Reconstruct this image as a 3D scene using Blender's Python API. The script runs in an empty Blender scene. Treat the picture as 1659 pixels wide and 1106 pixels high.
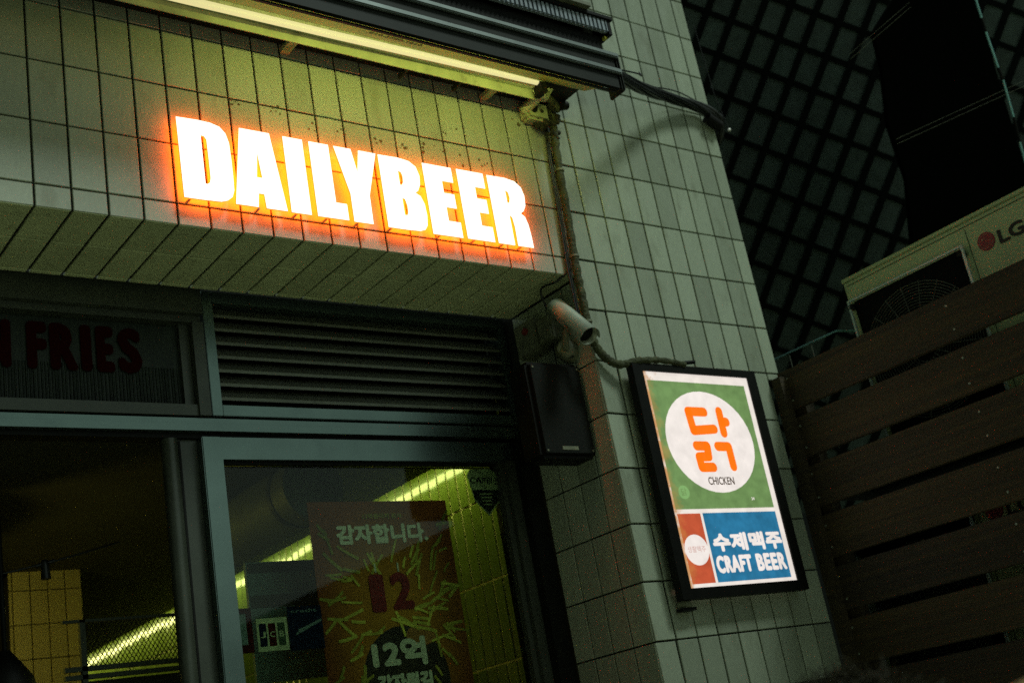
import bpy, bmesh, math, random
from mathutils import Vector, Matrix, Euler
random.seed(7)
R = math.radians
S = bpy.context.scene
C = S.collection
ZO = 3.83                      # street level is z = 0; builders below work from tile course 1 and are lifted by ZO

# ---------------------------------------------------------------- camera
cam = bpy.data.cameras.new('camera'); co = bpy.data.objects.new('camera', cam); C.objects.link(co)
co.location = (-0.8565, -2.9709, -2.2811 + ZO)
co.rotation_mode = 'XYZ'
co.rotation_euler = (1.91034343, 0.17502395, -0.63708428)
cam.sensor_width = 36.0; cam.lens = 36.0 * 1992.4 / 1659.0
cam.clip_start = 0.05; cam.clip_end = 300
cam.dof.use_dof = True; cam.dof.focus_distance = 3.75; cam.dof.aperture_fstop = 2.8
S.camera = co
# ---------------------------------------------------------------- sky, sun, exposure
w = bpy.data.worlds.new('World'); S.world = w; w.use_nodes = True
nt = w.node_tree; nt.nodes.clear()
out = nt.nodes.new('ShaderNodeOutputWorld'); bg = nt.nodes.new('ShaderNodeBackground')
sky = nt.nodes.new('ShaderNodeTexSky'); sky.sky_type = 'NISHITA'; sky.sun_disc = False
SUN_EL, SUN_AZ = R(50.0), R(29)     # high cool light from the street side, from the right of the facade normal
sky.sun_elevation = SUN_EL; sky.sun_rotation = R(180) - SUN_AZ
hs = nt.nodes.new('ShaderNodeHueSaturation'); hs.inputs['Saturation'].default_value = 0.18
tint = nt.nodes.new('ShaderNodeMix'); tint.data_type = 'RGBA'; tint.blend_type = 'MULTIPLY'
tint.inputs[0].default_value = 1.0; tint.inputs[7].default_value = (0.80, 1.0, 0.86, 1)
nt.links.new(sky.outputs[0], hs.inputs['Color']); nt.links.new(hs.outputs[0], tint.inputs[6])
nt.links.new(tint.outputs[2], bg.inputs[0]); nt.links.new(bg.outputs[0], out.inputs[0])
bg.inputs[1].default_value = 0.066
sl = bpy.data.lights.new('sun', 'SUN'); so = bpy.data.objects.new('sun', sl); C.objects.link(so)
sl.energy = 1.4; sl.angle = R(13); sl.color = (.84, 1.0, .91)
so.rotation_euler = (R(90) - SUN_EL, 0, SUN_AZ); so.location = (6, -12, 14)
S.view_settings.view_transform = 'Standard'; S.view_settings.look = 'None'
S.view_settings.exposure = 0.0; S.view_settings.gamma = 1.0
try: S.view_settings.use_curve_mapping = False
except Exception: pass
S.cycles.max_bounces = 6; S.cycles.transparent_max_bounces = 12
S.cycles.sample_clamp_indirect = 2.0; S.cycles.sample_clamp_direct = 3.0
S.cycles.use_denoising = False
S.cycles.caustics_reflective = False; S.cycles.caustics_refractive = False

# ---------------------------------------------------------------- materials
MATS = {}
def mat(name, col, rough=0.6, metal=0.0, ior=1.5, emit=None, es=0.0, noise=0.0, nscale=30, bump=0.0, bscale=60,
        obj_var=0.0, spec=None, dirt=None, dscale=4, damt=0.6, stretch=None, rough_var=0.0):
    m = bpy.data.materials.new(name); m.use_nodes = True; n = m.node_tree; b = n.nodes['Principled BSDF']
    b.inputs['Base Color'].default_value = (*col, 1); b.inputs['Roughness'].default_value = rough
    b.inputs['Metallic'].default_value = metal; b.inputs['IOR'].default_value = ior
    if spec is not None: b.inputs['Specular IOR Level'].default_value = spec
    tc = n.nodes.new('ShaderNodeTexCoord'); mp = n.nodes.new('ShaderNodeMapping')
    geo = n.nodes.new('ShaderNodeNewGeometry')
    n.links.new(geo.outputs['Position'], mp.inputs[0])
    if stretch: mp.inputs['Scale'].default_value = stretch
    cur = None
    def mul(a, fac):
        x = n.nodes.new('ShaderNodeMix'); x.data_type = 'RGBA'; x.blend_type = 'MULTIPLY'; x.inputs[0].default_value = 1
        if a is None: x.inputs[6].default_value = (*col, 1)
        else: n.links.new(a, x.inputs[6])
        n.links.new(fac, x.inputs[7]); return x.outputs[2]
    if noise:
        t = n.nodes.new('ShaderNodeTexNoise'); t.inputs['Scale'].default_value = nscale; t.inputs['Detail'].default_value = 6
        n.links.new(mp.outputs[0], t.inputs['Vector'])
        mr = n.nodes.new('ShaderNodeMapRange'); mr.inputs[3].default_value = 1 - noise; mr.inputs[4].default_value = 1 + noise
        mr.inputs[1].default_value = .25; mr.inputs[2].default_value = .75
        n.links.new(t.outputs['Fac'], mr.inputs[0]); cur = mul(cur, mr.outputs[0])
    if obj_var:
        oi = n.nodes.new('ShaderNodeObjectInfo'); mr = n.nodes.new('ShaderNodeMapRange')
        mr.inputs[3].default_value = 1 - obj_var; mr.inputs[4].default_value = 1 + obj_var
        n.links.new(oi.outputs['Random'], mr.inputs[0]); cur = mul(cur, mr.outputs[0])
    if dirt:
        t = n.nodes.new('ShaderNodeTexNoise'); t.inputs['Scale'].default_value = dscale; t.inputs['Detail'].default_value = 8
        t.inputs['Roughness'].default_value = .65
        n.links.new(mp.outputs[0], t.inputs['Vector'])
        mr = n.nodes.new('ShaderNodeMapRange'); mr.inputs[1].default_value = .55; mr.inputs[2].default_value = .72
        mr.inputs[3].default_value = 0; mr.inputs[4].default_value = damt
        n.links.new(t.outputs['Fac'], mr.inputs[0])
        x = n.nodes.new('ShaderNodeMix'); x.data_type = 'RGBA'
        n.links.new(mr.outputs[0], x.inputs[0])
        if cur is None: x.inputs[6].default_value = (*col, 1)
        else: n.links.new(cur, x.inputs[6])
        x.inputs[7].default_value = (*dirt, 1); cur = x.outputs[2]
    if cur is not None: n.links.new(cur, b.inputs['Base Color'])
    if rough_var:
        t = n.nodes.new('ShaderNodeTexNoise'); t.inputs['Scale'].default_value = 9; t.inputs['Detail'].default_value = 5
        n.links.new(mp.outputs[0], t.inputs['Vector'])
        mr = n.nodes.new('ShaderNodeMapRange'); mr.inputs[3].default_value = max(0, rough - rough_var); mr.inputs[4].default_value = rough + rough_var
        mr.inputs[1].default_value = .3; mr.inputs[2].default_value = .7
        n.links.new(t.outputs['Fac'], mr.inputs[0]); n.links.new(mr.outputs[0], b.inputs['Roughness'])
    if bump:
        t = n.nodes.new('ShaderNodeTexNoise'); t.inputs['Scale'].default_value = bscale; t.inputs['Detail'].default_value = 3
        n.links.new(mp.outputs[0], t.inputs['Vector'])
        bp = n.nodes.new('ShaderNodeBump'); bp.inputs['Strength'].default_value = bump; bp.inputs['Distance'].default_value = .01
        n.links.new(t.outputs['Fac'], bp.inputs['Height']); n.links.new(bp.outputs[0], b.inputs['Normal'])
    if emit:
        b.inputs['Emission Color'].default_value = (*emit, 1); b.inputs['Emission Strength'].default_value = es
        if noise and cur is not None and emit == col:
            n.links.new(cur, b.inputs['Emission Color'])
    MATS[name] = m; return m
TILE = mat('glazed_tile', (.355, .40, .30), .30, ior=1.65, noise=.07, nscale=45, obj_var=.17, bump=.06, bscale=18, dirt=(.17, .18, .115), dscale=5, damt=.55, rough_var=.08, stretch=(2.2, 2.2, .8))
TILE_F = mat('fascia_tile', (.36, .39, .30), .50, ior=1.45, noise=.07, nscale=45, obj_var=.12, bump=.06, bscale=18, dirt=(.17, .17, .10), dscale=5, damt=.5, stretch=(2.2, 2.2, .8))
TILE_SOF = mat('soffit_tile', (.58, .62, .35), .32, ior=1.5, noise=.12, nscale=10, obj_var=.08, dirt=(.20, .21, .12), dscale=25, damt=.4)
GROUT = mat('dark_grout', (.012, .013, .008), .9, noise=.4, nscale=60)
CAULK = mat('grey_caulk', (.09, .10, .07), .8, noise=.3, nscale=40)
LETTER_FACE = mat('lit_white_acrylic', (.9, .9, .88), .4, emit=(1, .93, .82), es=1.6)
LETTER_SIDE = mat('orange_glow_return', (.9, .35, .05), .4, emit=(1, .11, .004), es=17.0)
LETTER_EDGE = mat('orange_letter_edge', (.9, .4, .05), .4, emit=(1, .36, .03), es=.8)
for m_, how in ((LETTER_FACE, 'FRONT'), (LETTER_SIDE, 'FRONT_BACK'), (LETTER_EDGE, 'FRONT_BACK')):
    try: m_.cycles.emission_sampling = how
    except Exception: pass
TUBE_BODY = mat('tube_diffuser', (.10, .10, .06), .5, emit=(.78, .70, .32), es=.95, noise=.05, nscale=3)
TUBE_LAMP = mat('tube_lamp', (.8, .8, .7), .5, emit=(.92, 1.0, .21), es=25.0)
REFL = mat('reflector_olive', (.011, .012, .002), .9, spec=.02)
TRAY = mat('batten_cream', (.34, .37, .20), .5, noise=.25, nscale=12, dirt=(.05, .04, .02), dscale=20, damt=.6)
AWN = mat('awning_charcoal', (.014, .017, .013), .55, spec=.2, noise=.25, nscale=20)
AWN_LIP = mat('awning_lip_aluminium', (.20, .23, .22), .45, metal=.5, noise=.25, nscale=9)
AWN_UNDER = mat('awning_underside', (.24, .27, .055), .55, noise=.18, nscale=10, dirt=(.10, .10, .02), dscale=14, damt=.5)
AWN_CORR = mat('corrugated_pale', (.26, .30, .34), .5, noise=.3, nscale=30)
INK = mat('black_ink', (.015, .014, .008), .7)
ALU = mat('aluminium_frame', (.145, .20, .18), .32, metal=.85, noise=.07, nscale=12, dirt=(.10, .14, .13), dscale=7, damt=.4)
ALU_D = mat('dark_frame', (.050, .058, .042), .38, metal=.2, noise=.2, nscale=10)
LOUV = mat('louvre_slat', (.16, .17, .13), .45, metal=.25, noise=.2, nscale=12, dirt=(.03, .03, .015), dscale=12, damt=.5)
BLACK = mat('black_paint', (.006, .0065, .005), .55, spec=.15, noise=.3, nscale=25)
SPK = mat('speaker_cloth', (.007, .009, .007), .75, spec=.15, bump=.4, bscale=400)
PIPE = mat('foam_pipe', (.055, .062, .024), .85, noise=.5, nscale=45, bump=.9, bscale=90, dirt=(.02, .02, .008), dscale=30, damt=.8)
CABLE = mat('cable_black', (.010, .012, .010), .42)
STEEL = mat('brushed_steel', (.28, .32, .25), .60, metal=.15, noise=.12, nscale=20)
CAMW = mat('cctv_grey', (.40, .42, .33), .30, metal=.35)
GREYBOX = mat('grey_box', (.15, .16, .10), .55, noise=.3, nscale=25)
RED = mat('dull_red', (.20, .02, .012), .6)
WOOD = mat('dark_wood', (.032, .021, .004), .75, noise=.60, nscale=9, stretch=(1, .10, 7), obj_var=.30, bump=.5, bscale=60)
ACW = mat('ac_cream', (.38, .47, .22), .5, noise=.08, nscale=8)
ACG = mat('ac_grille_wire', (.10, .115, .075), .5)
ACK = mat('ac_dark_inside', (.004, .005, .004), .8, spec=.1)
ACL = mat('ac_frame_grey', (.40, .50, .44), .4, metal=.3)
ACRED = mat('ac_badge_red', (.22, .012, .018), .45)
ACPINK = mat('ac_badge_line', (.45, .25, .16), .5)
LATT = mat('lattice_bar', (.003, .0045, .0035), .8, spec=.08)
PANEL = mat('lattice_panel', (.036, .062, .052), .6, noise=.35, nscale=14, bump=.5, bscale=25, obj_var=.15)
TARP = mat('black_tarp', (.0025, .003, .0025), .9, spec=.02)
TEAL = mat('teal_pipe', (.30, .62, .60), .35, metal=.4)
FLOOR = mat('pavement', (.62, .63, .42), .85, noise=.3, nscale=30, bump=.3, bscale=80)
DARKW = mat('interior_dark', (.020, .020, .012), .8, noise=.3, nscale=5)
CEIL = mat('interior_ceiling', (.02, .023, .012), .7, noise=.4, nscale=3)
GTILE = mat('green_glazed_tile', (.12, .17, .028), .12, ior=1.6, noise=.12, nscale=20, obj_var=.12)
GJOINT = mat('pale_joint', (.80, .78, .35), .5)
YTILE = mat('warm_tile', (.40, .36, .13), .4, noise=.08, nscale=9, obj_var=.05)
ADDED_COVE = mat('added_cove_strip', (.8, .8, .6), .5, emit=(.96, 1.0, .35), es=1.0)
ADDED_LAMP = mat('added_lamp_glow', (.9, .8, .5), .5, emit=(1.0, .80, .15), es=20.0)
MESHM = mat('mesh_wire', (.020, .018, .008), .6)
STONE = mat('opposite_wall', (.02, .022, .018), .8, noise=.3, nscale=2)
WIN = mat('opposite_window', (.02, .03, .03), .15)
P_BASE = mat('poster_brown', (.58, .23, .035), .6, noise=.30, nscale=6, spec=.2)
P_FRY = mat('poster_fry', (.85, .80, .13), .6, noise=.3, nscale=40, obj_var=.30, spec=.2)
P_WHITE = mat('poster_white', (.90, .95, .72), .5, noise=.15, nscale=80)
P_RED = mat('poster_candle_red', (.26, .010, .010), .5, noise=.3, nscale=40)
P_DARK = mat('poster_dark', (.030, .020, .006), .5, noise=.5, nscale=12)
P_OR = mat('poster_orange', (.46, .21, .04), .5, noise=.3, nscale=9)
STK = mat('sticker_pale', (.62, .72, .42), .5, noise=.2, nscale=30)
STKD = mat('sticker_dark', (.022, .026, .026), .5)
STKB = mat('sticker_blue', (.008, .016, .045), .8, spec=.1)
STKR = mat('sticker_red', (.070, .010, .008), .8, spec=.1)
STKG = mat('sticker_green', (.016, .06, .012), .5)
NOTE = mat('notice_teal', (.16, .26, .25), .35, noise=.3, nscale=5)
FRIES = mat('fries_red', (.022, .0015, .001), .8, spec=.05)
RIBG = mat('ribbed_film', (.018, .026, .018), .45, spec=.25, noise=.5, nscale=14, stretch=(8, 1, .6))
SKIN = mat('skin', (.35, .20, .11), .55)
HAIR = mat('hair_dark', (.035, .028, .008), .6)
COAT = mat('coat_cloth', (.03, .03, .03), .85)
TROUS = mat('trouser_cloth', (.02, .022, .03), .85)
HATM = mat('tan_cloth', (.50, .33, .13), .8, noise=.15, nscale=60)
BARK = mat('bark', (.06, .045, .03), .9); LEAF = mat('leaf', (.03, .045, .02), .7)
CERAM = mat('white_ceramic', (.7, .68, .6), .3)
# lit sign print: translucent faces lit from behind
def lit(name, col, k=1.0, noise=.05, rust=0.0):
    m = mat(name, col, .35, emit=col, es=k)
    n = m.node_tree; b = n.nodes['Principled BSDF']
    geo = n.nodes.new('ShaderNodeNewGeometry')
    t = n.nodes.new('ShaderNodeTexNoise'); t.inputs['Scale'].default_value = 26; t.inputs['Detail'].default_value = 8
    n.links.new(geo.outputs['Position'], t.inputs['Vector'])
    mr = n.nodes.new('ShaderNodeMapRange'); mr.inputs[1].default_value = .3; mr.inputs[2].default_value = .7
    mr.inputs[3].default_value = 1 - noise * 1.6; mr.inputs[4].default_value = 1 + noise
    n.links.new(t.outputs['Fac'], mr.inputs[0])
    x = n.nodes.new('ShaderNodeMix'); x.data_type = 'RGBA'; x.blend_type = 'MULTIPLY'; x.inputs[0].default_value = 1
    x.inputs[6].default_value = (*col, 1); n.links.new(mr.outputs[0], x.inputs[7]); cur = x.outputs[2]
    if rust:
        t2 = n.nodes.new('ShaderNodeTexNoise'); t2.inputs['Scale'].default_value = 17; t2.inputs['Detail'].default_value = 9; t2.inputs['Roughness'].default_value = .7
        n.links.new(geo.outputs['Position'], t2.inputs['Vector'])
        sx = n.nodes.new('ShaderNodeSeparateXYZ'); n.links.new(geo.outputs['Position'], sx.inputs[0])
        ed = n.nodes.new('ShaderNodeMapRange'); ed.inputs[1].default_value = 2.157; ed.inputs[2].default_value = 2.25
        ed.inputs[3].default_value = .30; ed.inputs[4].default_value = -.16
        n.links.new(sx.outputs[0], ed.inputs[0])
        ad = n.nodes.new('ShaderNodeMath'); n.links.new(t2.outputs['Fac'], ad.inputs[0]); n.links.new(ed.outputs[0], ad.inputs[1])
        mr2 = n.nodes.new('ShaderNodeMapRange'); mr2.inputs[1].default_value = .57; mr2.inputs[2].default_value = .76
        mr2.inputs[3].default_value = 0; mr2.inputs[4].default_value = rust
        n.links.new(ad.outputs[0], mr2.inputs[0])
        y = n.nodes.new('ShaderNodeMix'); y.data_type = 'RGBA'; n.links.new(mr2.outputs[0], y.inputs[0])
        n.links.new(cur, y.inputs[6]); y.inputs[7].default_value = (.50, .22, .05, 1); cur = y.outputs[2]
    hv = n.nodes.new('ShaderNodeMix'); hv.data_type = 'RGBA'; hv.blend_type = 'MULTIPLY'; hv.inputs[0].default_value = 1
    n.links.new(cur, hv.inputs[6]); hv.inputs[7].default_value = (.35, .35, .35, 1)
    n.links.new(cur, b.inputs['Emission Color']); n.links.new(hv.outputs[2], b.inputs['Base Color'])
    return m
L_WHITE = lit('lit_white', (.80, .72, .66), rust=.9)
L_WHITE2 = lit('lit_white_clean', (.82, .74, .70))
L_GREEN = lit('lit_green', (.145, .25, .085), noise=.12, rust=.35)
L_ORANGE = lit('lit_orange', (.92, .17, .006), noise=.04)
L_RED = lit('lit_red', (.50, .085, .035), noise=.10, rust=.5)
L_BLUE = lit('lit_blue', (.022, .16, .30), noise=.14)
L_BROWN = lit('lit_brown', (.05, .03, .012))
L_STAMP = lit('lit_pale_green', (.20, .37, .13))
L_PINK = lit('lit_pale_pink', (.60, .40, .36))
def glass(name, refl=1.0):
    m = bpy.data.materials.new(name); m.use_nodes = True; n = m.node_tree; n.nodes.clear()
    o = n.nodes.new('ShaderNodeOutputMaterial'); mx = n.nodes.new('ShaderNodeMixShader'); fr = n.nodes.new('ShaderNodeFresnel')
    tr = n.nodes.new('ShaderNodeBsdfTransparent'); gl = n.nodes.new('ShaderNodeBsdfGlossy')
    tr.inputs[0].default_value = (.80, .86, .78, 1); gl.inputs['Roughness'].default_value = .03
    fr.inputs['IOR'].default_value = 1.5 * refl
    n.links.new(fr.outputs[0], mx.inputs[0]); n.links.new(tr.outputs[0], mx.inputs[1]); n.links.new(gl.outputs[0], mx.inputs[2])
    n.links.new(mx.outputs[0], o.inputs[0]); return m
GLASS = glass('window_glass', .84)

# ---------------------------------------------------------------- mesh helpers
class MB:
    def __init__(s): s.v = []; s.f = []; s.sm = []
    def add(s, vs, fs, smooth=False):
        o = len(s.v); s.v += [tuple(v) for v in vs]
        for f in fs: s.f.append(tuple(i + o for i in f)); s.sm.append(smooth)
    def box(s, x0, x1, y0, y1, z0, z1):
        s.add([(x0, y0, z0), (x1, y0, z0), (x1, y1, z0), (x0, y1, z0), (x0, y0, z1), (x1, y0, z1), (x1, y1, z1), (x0, y1, z1)],
              [(0, 3, 2, 1), (4, 5, 6, 7), (0, 1, 5, 4), (1, 2, 6, 5), (2, 3, 7, 6), (3, 0, 4, 7)]); return s
    def tube(s, pts, r, n=10, caps=True):
        pts = [Vector(p) for p in pts]; rings = []; up = Vector((0, 0, 1))
        rr = r if isinstance(r, (list, tuple)) else [r] * len(pts)
        for i, p in enumerate(pts):
            d = (pts[min(i + 1, len(pts) - 1)] - pts[max(i - 1, 0)]).normalized()
            a = d.cross(up) if abs(d.dot(up)) < .95 else d.cross(Vector((1, 0, 0)))
            a.normalize(); b = d.cross(a)
            rings.append([p + rr[i] * (math.cos(t) * a + math.sin(t) * b) for t in [2 * math.pi * k / n for k in range(n)]])
        vs = [v for r_ in rings for v in r_]; fs = []
        for i in range(len(pts) - 1):
            for k in range(n):
                fs.append((i * n + k, i * n + (k + 1) % n, (i + 1) * n + (k + 1) % n, (i + 1) * n + k))
        s.add(vs, fs, True)
        if caps:
            s.add(rings[0], [tuple(range(n))]); s.add(rings[-1], [tuple(range(n))[::-1]])
        return s
    def mesh(s, name):
        me = bpy.data.meshes.new(name); me.from_pydata(s.v, [], s.f); me.update()
        if any(s.sm): me.polygons.foreach_set('use_smooth', s.sm)
        bm = bmesh.new(); bm.from_mesh(me); bmesh.ops.recalc_face_normals(bm, faces=bm.faces); bm.to_mesh(me); bm.free()
        return me
    def build(s, name, m, parent=None, bevel=0.0):
        me = s.mesh(name)
        if bevel:
            bm = bmesh.new(); bm.from_mesh(me); bmesh.ops.remove_doubles(bm, verts=bm.verts, dist=1e-5)
            bmesh.ops.bevel(bm, geom=list(bm.edges), offset=bevel, segments=2, affect='EDGES', clamp_overlap=True); bm.to_mesh(me); bm.free()
        return link(name, me, m, parent)
def link(name, me, m, parent=None, loc=None, rot=None):
    if m is not None and (len(me.materials) == 0): me.materials.append(m)
    o = bpy.data.objects.new(name, me); C.objects.link(o)
    if parent is not None: o.parent = parent
    if loc is not None: o.location = loc
    if rot is not None: o.rotation_euler = rot
    return o
def tag(o, label=None, cat=None, group=None, kind=None):
    if label: o['label'] = label
    if cat: o['category'] = cat
    if group: o['group'] = group
    if kind: o['kind'] = kind
    return o
def thing(name, label, cat, group=None):
    o = bpy.data.objects.new(name, None); C.objects.link(o); o.empty_display_size = .1
    return tag(o, label, cat, group)
def poly_prism(outer, holes, y0, y1, axis='xz'):
    """flat outline with holes, extruded between y0 (front) and y1; returns front mesh builder, rest builder"""
    from mathutils.geometry import tessellate_polygon
    loops = [outer] + holes
    pts = [p for l in loops for p in l]
    tris = tessellate_polygon([[Vector((p[0], p[1], 0)) for p in l] for l in loops])
    f = MB(); f.add([(p[0], y0, p[1]) for p in pts], tris)
    b = MB(); b.add([(p[0], y1, p[1]) for p in pts], tris)
    for l in loops:
        n = len(l)
        for i in range(n):
            p, q = l[i], l[(i + 1) % n]
            b.add([(p[0], y0, p[1]), (q[0], y0, q[1]), (q[0], y1, q[1]), (p[0], y1, p[1])], [(0, 1, 2, 3)])
    return f, b
def text(name, s, m, parent, loc, size, rot=(math.pi / 2, 0, 0), bold=0.0, width=None, height=None, depth=.0004, align='LEFT', flip=False, space=1.0, shear=0.0):
    """lettering as mesh; weight is added by a ring of shifted copies, each a hair deeper, joined into one mesh"""
    c = bpy.data.curves.new(name, 'FONT'); c.body = s; c.size = size; c.extrude = depth if depth > .001 else 0; c.align_x = align
    c.space_character = space; c.shear = shear; c.resolution_u = 3
    t = bpy.data.objects.new(name + '_tmp', c); C.objects.link(t)
    dg = bpy.context.evaluated_depsgraph_get(); me = bpy.data.meshes.new_from_object(t.evaluated_get(dg))
    bpy.data.objects.remove(t); bpy.data.curves.remove(c)
    V = [v.co.copy() for v in me.vertices]; F = [tuple(p.vertices) for p in me.polygons]
    if not V: return None
    x0, x1 = min(v.x for v in V), max(v.x for v in V); y0, y1 = min(v.y for v in V), max(v.y for v in V)
    wd = (width or (x1 - x0)) - 2 * bold; hg = (height or (y1 - y0)) - 2 * bold
    sx, sy = wd / (x1 - x0), hg / (y1 - y0)
    V = [Vector(((v.x - x0) * sx + bold, (v.y - y0) * sy + bold, v.z)) for v in V]
    offs = [(0, 0)] + ([(math.cos(a) * bold, math.sin(a) * bold) for a in [math.pi * k / 4 for k in range(8)]] if bold > 0 else [])
    mb = MB()
    for k, (dx, dy) in enumerate(offs):
        mb.add([(v.x + dx, (v.y + dy) * (-1 if flip else 1), v.z - k * .00004) for v in V], F)
    m2 = bpy.data.meshes.new(name); m2.from_pydata(mb.v, [], mb.f); m2.update(); bpy.data.meshes.remove(me)
    return link(name, m2, m, parent, loc, rot)
def strokes(lines, r, y0, y1, aspect=1.0):
    mb = MB()
    for (a, b) in lines:
        a = Vector(a); b = Vector(b); d = (b - a).normalized() if (b - a).length > 1e-6 else Vector((1, 0))
        n = Vector((-d.y, d.x)); P = []
        t0 = math.atan2(n.y, n.x)
        for k in range(9): t = t0 + math.pi * k / 8; P.append((a.x + r * math.cos(t), a.y + r * math.sin(t)))
        for k in range(9): t = t0 + math.pi + math.pi * k / 8; P.append((b.x + r * math.cos(t), b.y + r * math.sin(t)))
        yy = y0 - 0.00008 * (lines.index((tuple(a), tuple(b))) if (tuple(a), tuple(b)) in lines else 0)
        N = len(P)
        mb.add([(p[0], yy, p[1]) for p in P], [tuple(range(N))])
        for i in range(N):
            p, q = P[i], P[(i + 1) % N]; mb.add([(p[0], yy, p[1]), (q[0], yy, q[1]), (q[0], y1, q[1]), (p[0], y1, p[1])], [(0, 1, 2, 3)])
    return mb
def disc(cx, cz, rx, rz, y0, y1, n=40):
    return poly_prism([(cx + rx * math.cos(2 * math.pi * k / n), cz + rz * math.sin(2 * math.pi * k / n)) for k in range(n)], [], y0, y1)

# tile meshes (local: face in the XZ plane looking to -Y, centred)
_tm = {}
def tile_mesh(w_, h_, m, th=.007, gv=.0065, gh=.0055):
    key = (round(w_, 4), round(h_, 4), m.name, th)
    if key not in _tm:
        a, b = (w_ - gv) / 2, (h_ - gh) / 2; e = min(.0016, a / 4, b / 4); mb = MB()
        o = [(-a, 0, -b), (a, 0, -b), (a, 0, b), (-a, 0, b)]
        mid = [(x, -th + e, z) for x, _, z in o]
        i = [(x - math.copysign(e, x), -th, z - math.copysign(e, z)) for x, _, z in o]
        fs = [(8, 9, 10, 11)]
        for k in range(4):
            j = (k + 1) % 4; fs += [(k, j, 4 + j, 4 + k), (4 + k, 4 + j, 8 + j, 8 + k)]
        mb.add(o + mid + i, fs); me = mb.mesh('tile'); me.materials.append(m); _tm[key] = me
    return _tm[key]
def put_tile(parent, m, w_, h_, loc, face='front', tilt=.0045, extra=(0, 0, 0), gv=.0065, gh=.0055):
    me = tile_mesh(w_, h_, m, gv=gv, gh=gh)
    base = {'front': Matrix.Identity(3), 'left': Euler((0, 0, R(-90))).to_matrix(), 'down': Euler((R(90), 0, 0)).to_matrix(), 'right': Euler((0, 0, R(90))).to_matrix()}[face]
    j = Euler((random.gauss(0, tilt) + extra[0], random.gauss(0, tilt * .3), random.gauss(0, tilt) + extra[2])).to_matrix()
    o = link('tile', me, None, parent, loc); o.rotation_euler = (base @ j).to_euler(); return o

H = 0.195754; ZB = -0.6580
zrow = lambda k: -(k - 1) * H
# ---------------------------------------------------------------- ground, street, room
MB().box(-40, 60, -60, 8, -3.93, -3.83).build('ground', FLOOR).__setitem__('kind', 'structure')
# ================================================================ tiled fascia over the shopfront
fa = thing('tiled_fascia', 'grey green tiled fascia and soffit over the shop entrance, behind the glowing letters', 'wall')
MB().box(-1.6, 1.996, .0085, .40, ZB + .0085, 1.2).build('wall_core', GROUT, fa)
for c in range(-2, 20):
    for k in range(0, 5):
        z1 = zrow(k); z0 = zrow(k + 1) if k < 4 else ZB
        if k == 0: z1 = zrow(0); 
        if c == 19: wv = .097; cx = c * .1 + .0485
        else: wv = .1; cx = c * .1 + .05
        put_tile(fa, TILE_F, wv, z1 - z0, (cx, .008, (z0 + z1) / 2))
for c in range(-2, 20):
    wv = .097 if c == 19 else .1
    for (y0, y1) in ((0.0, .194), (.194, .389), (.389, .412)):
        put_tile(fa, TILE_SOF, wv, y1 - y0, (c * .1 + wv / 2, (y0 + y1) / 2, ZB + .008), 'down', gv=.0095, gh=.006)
# ================================================================ tiled pillar
pi = thing('tiled_pillar', 'tall tiled corner pillar of the building carrying the lit chicken sign', 'pillar')
MB().box(2.0055, 2.966, .0085, .50, -1.006, 3.2).build('wall_core', GROUT, pi)
MB().box(2.0055, 2.892, .0085, .50, -3.83, -1.008).build('wall_core', GROUT, pi)
MB().box(2.12, 2.892, .5005, 6.7, -3.83, 3.2).build('wall_core', GROUT, pi)
for k in range(-5, 12):
    z1 = zrow(k); z0 = zrow(k + 1)
    for c in range(20, 30):
        x0 = c * .1; wv = .1
        if c == 20: x0 = 1.9974; wv = .1026
        if c == 29:
            if k > 6: continue
            wv = .0740
            if k == 6:
                put_tile(pi, TILE, wv, .030, (x0 + wv / 2, .008, z1 - .015)); continue
        ex = (0, 0, 0)
        if c == 20: ex = (R(-1.2), 0, R(4.0) if k >= 6 else R(1.0))
        put_tile(pi, TILE, wv, H, (x0 + wv / 2, .008, (z0 + z1) / 2), extra=ex)
for k in range(4, 12):
    z1 = zrow(k) if k > 4 else ZB; z0 = zrow(k + 1)
    for j in range(4):
        wv = .1016 if j else .1045
        yc = (.1045 + .1016 * (j - 1) + .0508) if j else .0523
        put_tile(pi, TILE, wv, z1 - z0, (2.0055, yc, (z0 + z1) / 2), 'left')
MB().box(1.9975, 2.9, .0, .0085, -3.83, zrow(12)).build('lower_render', CAULK, pi)

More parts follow.
